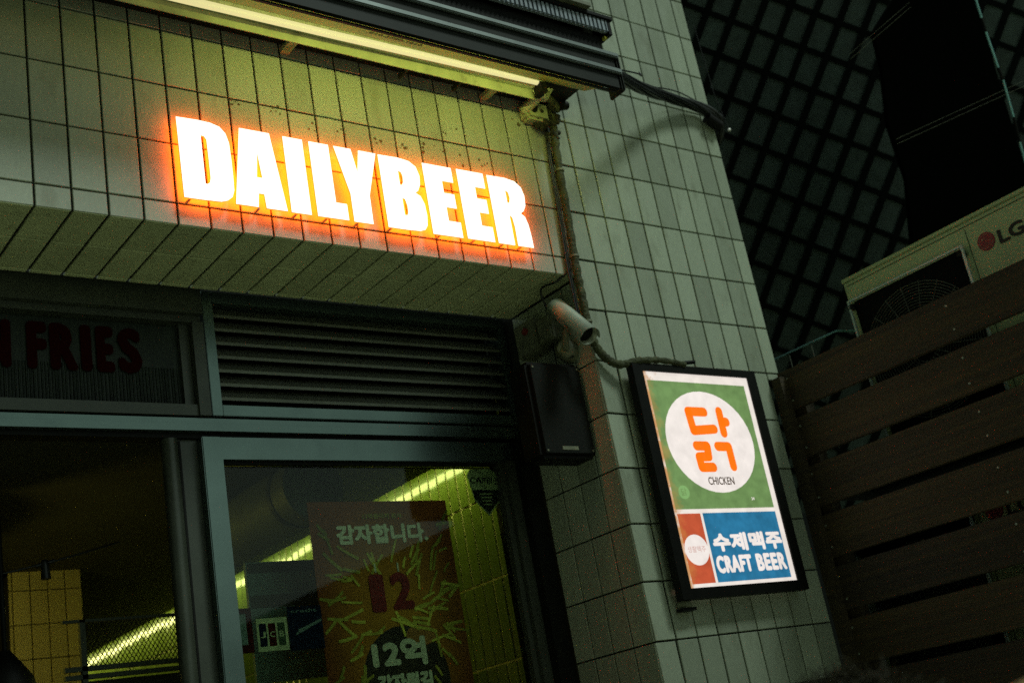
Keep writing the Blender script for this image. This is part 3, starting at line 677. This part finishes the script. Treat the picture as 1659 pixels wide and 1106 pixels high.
MB().box(-2.3, -2.2, .545, 6.6, -3.83, -.88).build('left_wall', DARKW)['kind'] = 'structure'
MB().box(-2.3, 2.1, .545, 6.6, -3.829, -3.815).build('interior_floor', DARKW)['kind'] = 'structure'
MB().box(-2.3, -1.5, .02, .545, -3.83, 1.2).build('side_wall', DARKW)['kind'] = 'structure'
dc = thing('ceiling_duct', 'dim round galvanised duct under the ceiling behind the display window', 'duct')
MB().tube([(1.25, .75 + i * .3, -1.214) for i in range(4)], .12, 24).build('duct_body', mat('galvanised', (.10, .12, .085), .55, metal=.1, noise=.5, nscale=5), dc)
for i in range(2): MB().tube([(1.25, .85 + i * .6, -1.214), (1.25, .875 + i * .6, -1.214)], .124, 24).build('duct_band', ALU_D, dc)
tp = thing('inner_tiled_column', 'warm lit cream tiled column seen deep inside the open doorway', 'column')
MB().box(.708, 1.022, 2.51, 2.80, -3.81, -1.10).build('wall_core', GROUT, tp)
for c in range(-1, 4):
    for r_ in range(0, 9):
        xa = .708 if c < 0 else .725 + c * .075; xb = .725 if c < 0 else min(.725 + (c + 1) * .075, 1.022)
        link('tile', tile_mesh(xb - xa, .147, YTILE, gv=.005, gh=.004), None, tp, ((xa + xb) / 2, 2.508, -1.027 - .0735 - r_ * .147 + .004))
MB().box(.70, 1.03, 2.49, 2.80, -1.088, -1.022).build('lintel', DARKW, tp)
lamp('added_cove_glow', 'AREA', (1.935, 3.4, -1.035), (0, R(-26), 0), 11, (1.0, .98, .34), .04, 5.4, cl)  # added lamp, unseen, lights the tiled wall from above
pl = thing('added_pendant', 'unseen warm lamp added inside the doorway to light the tiled column', 'lamp')
MB().tube([(.05, 1.60, -1.36), (.05, 1.60, -1.44)], [.05, .05], 14).build('bulb', ADDED_LAMP, pl)
lamp('added_pendant_light', 'POINT', (.05, 1.60, -1.50), (0, 0, 0), 5.5, (1.0, .80, .15), .05, .05, pl)  # unseen lamp added to warm the tiled column
MB().tube([(.05, 1.60, -1.31), (.05, 1.60, -1.335), (.05, 1.60, -1.345)], [.03, .20, .21], 20).build('shade', BLACK, pl)
MB().box(-.15, .24, 1.38, 1.39, -1.60, -1.30).build('added_baffle', BLACK, pl)  # added screen, keeps the lamp's light off the doorway
MB().tube([(.05, 1.60, -1.09), (.05, 1.60, -1.31)], .004, 6).build('cord', CABLE, pl)
fb = thing('festoon_string', 'black festoon cable with an empty bulb socket crossing the lit tiled column', 'string light')
MB().tube(smooth([(.10, 1.0, -1.455), (.256, 1.0, -1.42), (.393, 1.0, -1.392), (.498, 1.0, -1.367), (.64, 1.0, -1.33)], 5), .0036, 6).build('cable', CABLE, fb)
MB().tube([(.365, 1.0, -1.399), (.425, 1.0, -1.384)], .0065, 8).build('clamp', CABLE, fb)
MB().tube([(.393, 1.0, -1.380), (.393, 1.0, -1.395), (.395, 1.0, -1.402), (.396, 1.0, -1.442)], [.008, .014, .013, .016], 12).build('socket', CABLE, fb)
ds = thing('hanging_shade', 'dark bell shaped hanging shade on a rod at the far left of the doorway', 'lamp shade')
MB().tube([(.255, 1.0, -1.10), (.262, 1.0, -1.66)], .008, 8).build('rod', BLACK, ds)
MB().tube([(.262, 1.0, -1.655), (.262, 1.0, -1.70), (.262, 1.0, -1.74), (.262, 1.0, -1.82), (.262, 1.0, -1.86)], [.014, .05, .08, .10, .105], 18).build('shade', BLACK, ds)
ms = thing('mesh_screen', 'expanded metal mesh screen in front of the glowing wall inside the doorway', 'screen')
mb = MB()
XM0, XM1, ZM0, ZM1 = .68, 1.10, -1.655, -1.500
s_ = .0165; k = -30
def clip(x0, z0, x1, z1):
    dx, dz = x1 - x0, z1 - z0; t0, t1 = 0, 1
    for p_, q_ in ((-dx, x0 - XM0), (dx, XM1 - x0), (-dz, z0 - ZM0), (dz, ZM1 - z0)):
        if abs(p_) < 1e-9:
            if q_ < 0: return None
        else:
            t = q_ / p_
            if p_ < 0: t0 = max(t0, t)
            else: t1 = min(t1, t)
    return None if t0 >= t1 else ((x0 + t0 * dx, z0 + t0 * dz), (x0 + t1 * dx, z0 + t1 * dz))
for i in range(-30, 60):
    for sgn in (1, -1):
        xa = XM0 + i * s_; c_ = clip(xa, ZM0, xa + sgn * .10, ZM1)
        if c_: mb.tube([(c_[0][0], 1.5, c_[0][1]), (c_[1][0], 1.5, c_[1][1])], .0017, 4, False)
mb.build('mesh', MESHM, ms)['kind'] = 'stuff'
for z0, z1 in ((-1.500, -1.490), (-1.672, -1.655), (-1.70, -1.684)): MB().box(.60, 1.12, 1.49, 1.51, z0, z1).build('rail', ALU_D, ms)
MB().box(.66, .68, 1.49, 1.51, -3.8, -1.49).build('post', ALU_D, ms)
MB().box(.68, 1.12, 1.52, 1.56, -3.8, -1.705).build('lower_board', DARKW, ms)

# ================================================================ wall fittings: cctv, speaker, boxes
cc = thing('cctv_camera', 'silver bullet security camera pointing down the street from the pillar side', 'security camera')
a, b = Vector((1.930, .075, -.757)), Vector((1.905, -.085, -.926)); d = (b - a).normalized()
MB().tube([a, a + d * .004, b - d * .02, b - d * .02], [.027, .0305, .0305, .0305], 20, True).build('body', CAMW, cc)
MB().tube([b - d * .0195, b - d * .0190], [.0300, .0300], 20).build('lens_face', BLACK, cc)
def ring(p, q, ro, ri, n=24):
    mb = MB(); ax = (q - p).normalized(); u = ax.cross(Vector((0, 0, 1))).normalized(); v = ax.cross(u)
    vs = []
    for (c_, r_) in ((p, ro), (q, ro), (q, ri), (p, ri)):
        vs += [c_ + r_ * (math.cos(2 * math.pi * k / n) * u + math.sin(2 * math.pi * k / n) * v) for k in range(n)]
    fs = [(j * n + k, j * n + (k + 1) % n, ((j + 1) % 4) * n + (k + 1) % n, ((j + 1) % 4) * n + k) for j in range(4) for k in range(n)]
    mb.add(vs, fs, True); return mb
ring(b - d * .10, b + d * .004, .0355, .0330).build('front_hood', CAMW, cc)
MB().tube([b - d * .016, b - d * .012], [.014, .013], 16).build('lens', SPK, cc)
hood = MB(); u = d.cross(Vector((0, 0, 1))).normalized(); v = u.cross(d); n = 12; vs = []
for c_ in (a + d * .0, b + d * .018):
    for r_ in (.0385, .0365):
        vs += [c_ + r_ * (math.cos(math.pi * k / (n - 1)) * u + math.sin(math.pi * k / (n - 1)) * v) for k in range(n)]
fs_ = [(k, k + 1, 2 * n + k + 1, 2 * n + k) for k in range(n - 1)] + [(n + k, n + k + 1, 3 * n + k + 1, 3 * n + k) for k in range(n - 1)] + [(0, n, 3 * n, 2 * n), (n - 1, 2 * n - 1, 4 * n - 1, 3 * n - 1)]
fs_ += [(2 * n + k, 2 * n + k + 1, 3 * n + k + 1, 3 * n + k) for k in range(n - 1)]
hood.add(vs, fs_, True); hood.build('sun_shield', STEEL, cc)
MB().tube([(1.921, .02, -.835), (1.938, .06, -.872), (1.955, .09, -.897)], [.010, .012, .016], 12).build('arm', GREYBOX, cc)
MB().tube([(1.998, .115, -.905), (1.955, .105, -.900), (1.948, .10, -.898)], [.042, .038, .020], 20).build('wall_mount', GREYBOX, cc)
jb = thing('junction_box', 'grey junction box with a red mark on the pillar side behind the camera', 'junction box')
MB().box(1.925, 1.998, .21, .325, -.865, -.735).build('body', GREYBOX, jb, .006)
MB().box(1.935, 1.998, .125, .205, -.850, -.755).build('cover', GREYBOX, jb, .006)
MB().tube([(1.924, .255, -.775), (1.918, .255, -.775)], .014, 12).build('red_mark', RED, jb)
MB().tube(smooth([(1.97, .17, -.855), (1.95, .15, -.89), (1.955, .11, -.93), (1.975, .08, -.935)], 5), .004, 6).build('wire', CABLE, jb)
spk = thing('wall_speaker', 'black box loudspeaker fixed to the pillar side under the security camera', 'speaker')
MB().box(1.748, 1.990, .080, .19, -1.310, -.965).build('cabinet', BLACK, spk, .012)
MB().box(1.762, 1.978, .0755, .0795, -1.295, -.98).build('grille', SPK, spk)
MB().box(1.985, 2.0, .14, .18, -1.22, -1.06).build('bracket', BLACK, spk)
MB().box(1.835, 1.905, .0735, .0754, -1.285, -1.272).build('badge', GREYBOX, spk)
for x_, z_ in ((1.770, -.988), (1.970, -.988), (1.770, -1.287), (1.970, -1.287)): MB().tube([(x_, .0755, z_), (x_, .0735, z_)], .004, 8).build('screw', GREYBOX, spk)

# ================================================================ slatted timber fence
fe = thing('timber_fence', 'dark horizontal board fence running from the pillar towards the street', 'fence')
for i in range(15):
    z1 = -.985 - i * .195 ; 
    if z1 - .16 < -3.83: break
    o = MB().box(2.945, 2.967, -5.6, -.010, z1 - .161, z1).build('board', WOOD, fe, .002)
    o.rotation_euler = (0, 0, 0)
sc_ = MB(); sc_.tube([(0, 0, 0), (-.0012, 0, 0)], .0042, 8); scm = sc_.mesh('screw'); scm.materials.append(STEEL)
for i in range(12):
    for y in (-.055, -.80):
        for dz in (.035, .125): link('screw', scm, None, fe, (2.9448, y + random.gauss(0, .004), -.985 - i * .195 - dz + random.gauss(0, .003)))
for y in (-.09, -1.5, -2.9, -4.3, -5.55): MB().box(2.968, 3.02, y, y + .07, -3.83, -.99).build('post', WOOD, fe)
MB().box(2.905, 2.944, -.05, -.008, -3.83, -1.012).build('wall_batten', WOOD, fe)

# ================================================================ outdoor air conditioners
def make_ac(label, seed):
    t = thing('air_conditioner', label, 'air conditioner', 'outdoor air conditioners behind the fence')
    X = 3.2
    MB().box(X, X + .30, -1.14, -.248, -1.40, -.672).build('casing', ACW, t, .004)
    MB().box(X - .004, X + .305, -1.145, -.243, -.6715, -.655).build('top_lid', ACW, t, .003)
    MB().box(X - .0012, X - .0003, -1.13, -.26, -.6905, -.688).build('seam', ACK, t)
    MB().box(X - .0012, X - .0003, -.8145, -.8125, -1.39, -.70).build('seam', ACK, t)
    MB().box(X - .003, X - .0005, -.785, -.275, -1.36, -.762).build('fan_opening', ACK, t)
    fr = MB(); fr.box(X - .030, X - .022, -.80, -.262, -.765, -.757); fr.box(X - .030, X - .022, -.80, -.790, -1.37, -.7655)
    fr.box(X - .030, X - .022, -.271, -.262, -1.37, -.7655); fr.box(X - .030, X - .022, -.7895, -.2715, -1.37, -1.36); fr.build('grille_frame', ACL, t)
    for y, z in ((-.792, -.775), (-.285, -.775)): MB().box(X - .030, X - .0005, y, y + .022, z - .02, z).build('corner_clip', BLACK, t)
    cy, cz = -.531, -1.062
    rg = MB()
    for r_ in [.05 + .0115 * i for i in range(19)]:
        P = [(X - .024, cy + r_ * math.cos(2 * math.pi * k / 40), cz + r_ * math.sin(2 * math.pi * k / 40)) for k in range(41)]
        rg.tube(P, .0014, 4, False)
    rg.build('grille_rings', ACG, t)['kind'] = 'stuff'
    for k in range(20):
        a = 2 * math.pi * k / 20 + .1
        MB().tube([(X - .026, cy + .045 * math.cos(a), cz + .045 * math.sin(a)), (X - .026, cy + .262 * math.cos(a + .12), cz + .262 * math.sin(a + .12))], .0014, 4).build('grille_spoke', ACG, t)
    fan = MB()
    for k in range(3):
        a = 2 * math.pi * k / 3
        fan.add([(X - .012, cy + .04 * math.cos(a), cz + .04 * math.sin(a)), (X - .018, cy + .23 * math.cos(a - .2), cz + .23 * math.sin(a - .2)), (X - .006, cy + .23 * math.cos(a + .8), cz + .23 * math.sin(a + .8)), (X - .008, cy + .04 * math.cos(a + 1.2), cz + .04 * math.sin(a + 1.2))], [(0, 1, 2, 3)])
    fan.build('fan_blades', ACK, t)
    # badge
    yc, zc, rr = -.880, -.778, .0345
    P = [(X - .0030, yc + rr * math.cos(2 * math.pi * k / 32), zc + rr * math.sin(2 * math.pi * k / 32)) for k in range(32)]
    m = MB(); m.add(P, [tuple(range(32))]); m.add([(X - .0002, p[1], p[2]) for p in P] + P, [(k, (k + 1) % 32, 32 + (k + 1) % 32, 32 + k) for k in range(32)]); bd = m.build('badge', ACRED, t)
    q = MB(); r2 = .0265
    q.tube([(X - .0036, yc + r2 * math.cos(a), zc + r2 * math.sin(a)) for a in [R(130) + R(-(-1) * 0) + R(i * -1) * -1 for i in range(0, 0)]] or
           [(X - .0036, yc - r2 * math.cos(R(t_)), zc + r2 * math.sin(R(t_))) for t_ in range(60, 365, 10)], .0009, 4, False)
    q.tube([(X - .0036, yc - r2, zc), (X - .0036, yc - .008, zc)], .0009, 4); q.tube([(X - .0036, yc, zc + .014), (X - .0036, yc, zc - .011), (X - .0036, yc - .008, zc - .011)], .0009, 4)
    q.build('face_line', ACPINK, bd)
    q = MB(); q.tube([(X - .0036, yc + .011, zc + .010), (X - .0040, yc + .011, zc + .010)], .0038, 10); q.build('eye_dot', ACPINK, bd)
    text('brand_word', 'LG', INK, t, (X - .0025, -.928, -.812), .08, rot=(math.pi / 2, 0, R(-90)), bold=.0028, width=.105, height=.054)
    for y in (-.35, -1.0): MB().box(X, X + .3, y, y + .05, -1.45, -1.4005).build('foot', BLACK, t)
    return t
def copy_tree(o, parent=None):
    c = o.copy(); C.objects.link(c); c.parent = parent
    for ch in list(o.children): copy_tree(ch, c)
    return c
ac = make_ac('cream outdoor air conditioner standing above the fence top, its grille and LG badge showing', 1)
ac2 = copy_tree(ac); ac2.location = (.02, .30, -.92)
ac2['label'] = 'lower cream air conditioner glimpsed through the gaps between the fence boards'
rk = thing('steel_stand', 'black steel stand carrying the two air conditioners behind the fence', 'stand')
for z in (-1.475, -2.40): MB().box(3.16, 3.56, -1.2, .1, z, z + .024).build('shelf', BLACK, rk)
for x, y in ((3.56, -1.2), (3.56, .1), (3.165, .12)): MB().box(x, x + .03, y, y + .03, -3.83, -1.4515).build('leg', BLACK, rk)
rl = thing('thin_rail', 'thin teal guard rail behind the fence between the pillar and the air conditioner', 'rail')
MB().tube([(3.2, .60, -.83), (3.2, -.157, -.839)], .0035, 8).build('rail', TEAL, rl)
MB().tube([(3.2, -.157, -.839), (3.42, -.19, -.835)], .0045, 8).build('rail', TEAL, rl)
for y in (.10, -.02): MB().tube([(3.2, y, -.84), (3.2, y, -1.3)], .003, 6).build('post', ACG, rl)

# ================================================================ lattice roof, tarp, wires
e1 = Vector((.765, -.421, -.488)).normalized(); nn = Vector((-.608, -.723, -.328)).normalized(); e2 = nn.cross(e1).normalized()
if e2.z > 0: e2 = -e2
org = Vector((4.91, .605, .494))
Mx = Matrix((e1, e2, nn)).transposed().to_4x4()
la = thing('lattice_screen', 'sloping lattice of dark bars over dim green panels in the alley right of the pillar', 'screen')
la.matrix_world = Matrix.Translation(org) @ Mx
A_, B_ = .1455, .2070
def lbar(x0, x1, y0, y1, z0, z1, name, m): return MB().box(x0, x1, y0, y1, z0, z1).build(name, m, la)
NX, NY = range(-9, 9), range(-7, 9)
for i in NX: lbar(i * A_ - .0185, i * A_ + .0185, -7 * B_, 9 * B_, -.020, -.008, 'bar', LATT)
for j in NY: lbar(-9 * A_, 9 * A_, j * B_ - .0145, j * B_ + .0145, -.022, -.0115, 'cross_bar', LATT)
pm = MB(); pm.box(-A_ / 2 + .004, A_ / 2 - .004, -B_ / 2 + .004, B_ / 2 - .004, -.032, -.024); pme = pm.mesh('panel'); pme.materials.append(PANEL)
for i in NX:
    for j in NY:
        o = link('panel', pme, None, la, ((i + .5) * A_, (j + .5) * B_, 0)); o.rotation_euler = (random.gauss(0, .03), random.gauss(0, .03), 0)
lbar(-9 * A_, 9 * A_, -7 * B_, 9 * B_, -.14, -.13, 'backing', LATT)
TP = [(4.187, -0.393, 0.984), (4.084, -0.217, 0.786), (4.132, -0.177, 0.611), (4.173, -0.096, 0.354), (4.263, -0.049, 0.086), (4.309, 0.054, -0.227), (4.37, 0.096, -0.433), (4.837, -0.312, -0.398), (4.771, -0.376, -0.136), (4.62, -0.464, 0.338), (4.513, -0.534, 0.692), (4.438, -0.578, 0.929)]
mb = MB(); N = len(TP); bk = [tuple(Vector(p) - nn * .06) for p in TP]
ctr = sum((Vector(p) for p in TP), Vector()) / N
mb.add(TP + [tuple(ctr)], [(i, (i + 1) % N, N) for i in range(N)], False)
mb.add(TP + bk, [(i, (i + 1) % N, N + (i + 1) % N, N + i) for i in range(N)]); mb.add(bk, [tuple(range(N))])
tag(mb.build('black_tarp', TARP), 'black tarpaulin hanging in front of the lattice at upper right', 'tarpaulin')
TL = [(4.348, -0.623, 0.889), (4.408, -0.588, 0.7), (4.429, -0.576, 0.636), (4.487, -0.548, 0.466), (4.51, -0.54, 0.407), (4.561, -0.505, 0.233), (4.592, -0.479, 0.118), (4.642, -0.442, -0.055)]
tl = thing('teal_conduit', 'thin teal conduit in short lengths down the right edge of the tarpaulin', 'conduit')
for i in (0, 2, 4, 6): MB().tube([TL[i], TL[i + 1]], .0055, 8).build('length', TEAL, tl)
for i in (1, 3, 5): MB().tube([TL[i], TL[i + 1]], .0075, 8).build('shadow_break', BLACK, tl)  # black lengths stand in for lattice bar shadows across the conduit
for l_, lab in (([(3.359, -.497, .308), (3.522, -.696, .447)], 'short pair of thin wires crossing the lattice near the top of the frame'),
                ([(3.548, -.489, -.06), (3.906, -.842, .057)], 'longer pair of thin wires crossing the black tarpaulin')):
    wr = thing('overhead_wires', lab, 'wires')
    p, q_ = Vector(l_[0]), Vector(l_[1]); d_ = q_ - p
    for dz in (0, -.022): MB().tube([p - d_ * .05 + Vector((0, 0, dz)), q_ + d_ * .1 + Vector((0, 0, dz))], .0006, 5).build('wire', GREYBOX, wr)

# ================================================================ street behind the photographer (seen only in reflections)
def house(name, label, x0, x1, y0, y1, h):
    t = thing(name, label, 'building'); MB().box(x0, x1, y0, y1, -3.83, -3.83 + h).build('wall', STONE, t)
    MB().box(x0 - .15, x1 + .15, y0 - .15, y1 + .15, -3.83 + h + .001, -3.83 + h + .2).build('roof_edge', STONE, t)
    for i in range(int((x1 - x0) / 2.2)):
        for j in range(int(h / 3)):
            MB().box(x0 + .6 + i * 2.2, x0 + 1.9 + i * 2.2, y1 + .001, y1 + .03, -3.83 + 1 + j * 3, -3.83 + 2.4 + j * 3).build('window', WIN, t)
    return t
house('tall_building', 'tall dark building across the street to the left', -30, -3.5, -16, -7.5, 14)
house('low_building', 'low dark building across the street to the right', 15.2, 40, -20, -12, 4.6)
house('side_building', 'dark building closing the alley on the right', 7.5, 16, -6, 6, 9)

bb = thing('sun_blocker_slab', 'unseen dark slab added high over the street to shade the lower pillar', 'light blocker')
MB().box(0, 16, -6.2, -6.0, 3.5, 5.75).build('board', STONE, bb)  # unseen slab added to block part of the sun low on the pillar
for x in (.5, 15.2): MB().box(x, x + .3, -6.5, -6.21, -3.83, 5.7).build('leg', STONE, bb)
tag(MB().box(7.5, 7.8, -30, -6.05, -3.83, .40).build('sky_blocker_wall', STONE), 'unseen dark wall added beyond the fence to block low sky in reflections', 'wall')  # added to keep bright low sky out of the window glass
# ================================================================ people at the lower edge
def skinned(name, verts, edges, radii, m, parent, sub=2, root=0):
    me = bpy.data.meshes.new(name); me.from_pydata(verts, edges, []); me.update()
    o = bpy.data.objects.new(name + '_tmp', me); C.objects.link(o)
    md = o.modifiers.new('skin', 'SKIN'); md.use_smooth_shade = True
    for i, r_ in enumerate(radii): me.skin_vertices[0].data[i].radius = (r_, r_); me.skin_vertices[0].data[i].use_root = (i == root)
    if sub: s2 = o.modifiers.new('sub', 'SUBSURF'); s2.levels = sub; s2.render_levels = sub
    dg = bpy.context.evaluated_depsgraph_get(); m2 = bpy.data.meshes.new_from_object(o.evaluated_get(dg))
    bpy.data.objects.remove(o); m2.materials.clear(); m2.name = name
    return link(name, m2, m, parent)
def person(label, loc, rz, height, hair='curly'):
    k = height / 1.70
    t = thing('person', label, 'person', None); t.location = (loc[0], loc[1], -3.83); t.rotation_euler = (0, 0, rz)
    V = [(0, 0, .95), (0, 0, 1.15), (0, -.01, 1.33), (0, 0, 1.42), (0, -.005, 1.50)]; Rr = [.135, .125, .14, .065, .055]
    E = [(0, 1), (1, 2), (2, 3), (3, 4)]
    def chain(start, pts):
        prev = start
        for p, r_ in pts: V.append(p); Rr.append(r_); E.append((prev, len(V) - 1)); prev = len(V) - 1
        return prev
    for s in (-1, 1):
        chain(0, [((s * .10, 0, .88), .095), ((s * .11, -.01, .50), .062), ((s * .11, .02, .10), .040), ((s * .115, -.10, .035), .038), ((s * .12, -.17, .03), .028)])
        wv = chain(2, [((s * .17, 0, 1.38), .060), ((s * .22, .01, 1.12), .043), ((s * .24, -.03, .88), .027), ((s * .245, -.045, .82), .028)])
        for f_, (dy, ln) in enumerate(((-.030, .070), (-.010, .082), (.010, .076), (.028, .062))):
            chain(wv, [((s * .247, -.045 + dy, .785), .010), ((s * .245, -.05 + dy, .785 - ln * .6), .0085), ((s * .235, -.055 + dy, .785 - ln), .0075)])
        chain(wv, [((s * .235, -.085, .80), .010), ((s * .225, -.10, .765), .009)])
    V = [(a * k, b * k, c * k) for a, b, c in V]; Rr = [r_ * k for r_ in Rr]
    skinned('body', V, E, Rr, SKIN, t)
    # head
    bm = bmesh.new(); bmesh.ops.create_uvsphere(bm, u_segments=28, v_segments=20, radius=1)
    for v in bm.verts:
        x, y, z = v.co; jaw = 1 - .28 * max(0, -z); v.co = (x * .076 * jaw, y * .096 * (jaw if y < 0 else 1), z * .118)
        if y < -.9 and abs(x) < .16 and -.25 < z < .15: v.co.y -= .022
    me = bpy.data.meshes.new('head'); bm.to_mesh(me); bm.free(); me.polygons.foreach_set('use_smooth', [True] * len(me.polygons))
    hd = link('head', me, SKIN, t, (0, -.01, (1.70 - .13) * k))
    for s in (-1, 1):
        MB().tube([(s * .074, .005, -.005 + .02), (s * .082, .012, .0), (s * .076, .008, -.028)], [.006, .011, .006], 8).build('ear', SKIN, hd)
        MB().tube([(s * .030, -.088, .012), (s * .030, -.095, .012)], [.009, .004], 10).build('eye', BLACK, hd)
    MB().tube([(-.024, -.083, -.052), (0, -.09, -.054), (.024, -.083, -.052)], .005, 6).build('mouth', RED, hd)
    # clothes
    cv = [(0, 0, .90), (0, 0, 1.12), (0, -.01, 1.32), (0, 0, 1.425)]; ce = [(0, 1), (1, 2), (2, 3)]; cr = [.155, .145, .158, .080]
    for s in (-1, 1):
        i0 = len(cv); cv += [(s * .175, 0, 1.385), (s * .222, .01, 1.12), (s * .241, -.028, .91)]; cr += [.072, .056, .044]; ce += [(2, i0), (i0, i0 + 1), (i0 + 1, i0 + 2)]
    skinned('coat', [(a * k, b * k, c * k) for a, b, c in cv], ce, [r_ * k for r_ in cr], COAT, t)
    tv = [(0, 0, .93)]; te = []; tr_ = [.148]
    for s in (-1, 1):
        i0 = len(tv); tv += [(s * .10, 0, .86), (s * .11, -.01, .50), (s * .11, .02, .11)]; tr_ += [.108, .078, .060]; te += [(0, i0), (i0, i0 + 1), (i0 + 1, i0 + 2)]
    skinned('trousers', [(a * k, b * k, c * k) for a, b, c in tv], te, [r_ * k for r_ in tr_], TROUS, t)
    if hair == 'curly':
        bm = bmesh.new(); bmesh.ops.create_uvsphere(bm, u_segments=24, v_segments=16, radius=1)
        for v in bm.verts:
            v.co = (v.co.x * .100, v.co.y * .110 + .015, v.co.z * .118 + .020)
        for v in list(bm.verts):
            if v.co.y < -.045 and v.co.z < .055: v.co.y = -.045
            if v.co.z < -.07: v.co.z = -.07
        me = bpy.data.meshes.new('hair'); bm.to_mesh(me); bm.free(); hr = link('hair', me, HAIR, hd)
        cu = MB()
        for i in range(900):
            a = random.uniform(0, 2 * math.pi); e_ = random.uniform(-.1, 1.5); 
            dv = Vector((math.cos(a) * math.cos(e_), math.sin(a) * math.cos(e_), math.sin(e_)))
            if dv.y < -.5 and dv.z < .4: continue
            p = Vector((dv.x * .098, dv.y * .108 + .015, dv.z * .116 + .020)); P = [p]; 
            for j in range(4): p = p + dv * .007 + Vector((random.gauss(0, .008), random.gauss(0, .008), random.gauss(0, .006))); P.append(p)
            cu.tube(P, .0012, 3, False)
        cu.build('curls', HAIR, hr)['kind'] = 'stuff'
    else:
        bm = bmesh.new(); bmesh.ops.create_uvsphere(bm, u_segments=28, v_segments=16, radius=1)
        for v in bm.verts:
            v.co = (v.co.x * .098, v.co.y * .115 + .004, v.co.z * .105 + .030)
            if v.co.z < .02: v.co.z = .02
        me = bpy.data.meshes.new('cap'); bm.to_mesh(me); bm.free(); me.polygons.foreach_set('use_smooth', [True] * len(me.polygons)); link('cap', me, HATM, hd)
    return t
person('person with dark curly hair, only the top of the head showing below the lit sign', (.549, -1.848), R(200), 1.555, 'curly')
person('person in a tan cap cut off at the bottom right corner of the picture', (.265, -2.33), R(210), 1.535, 'cap')

# ---------------------------------------------------------------- lift everything so the street is z = 0
bpy.context.view_layer.update()
for o in list(C.objects):
    if o.parent is None and o.type in {'MESH', 'EMPTY'}:
        o.location.z += ZO
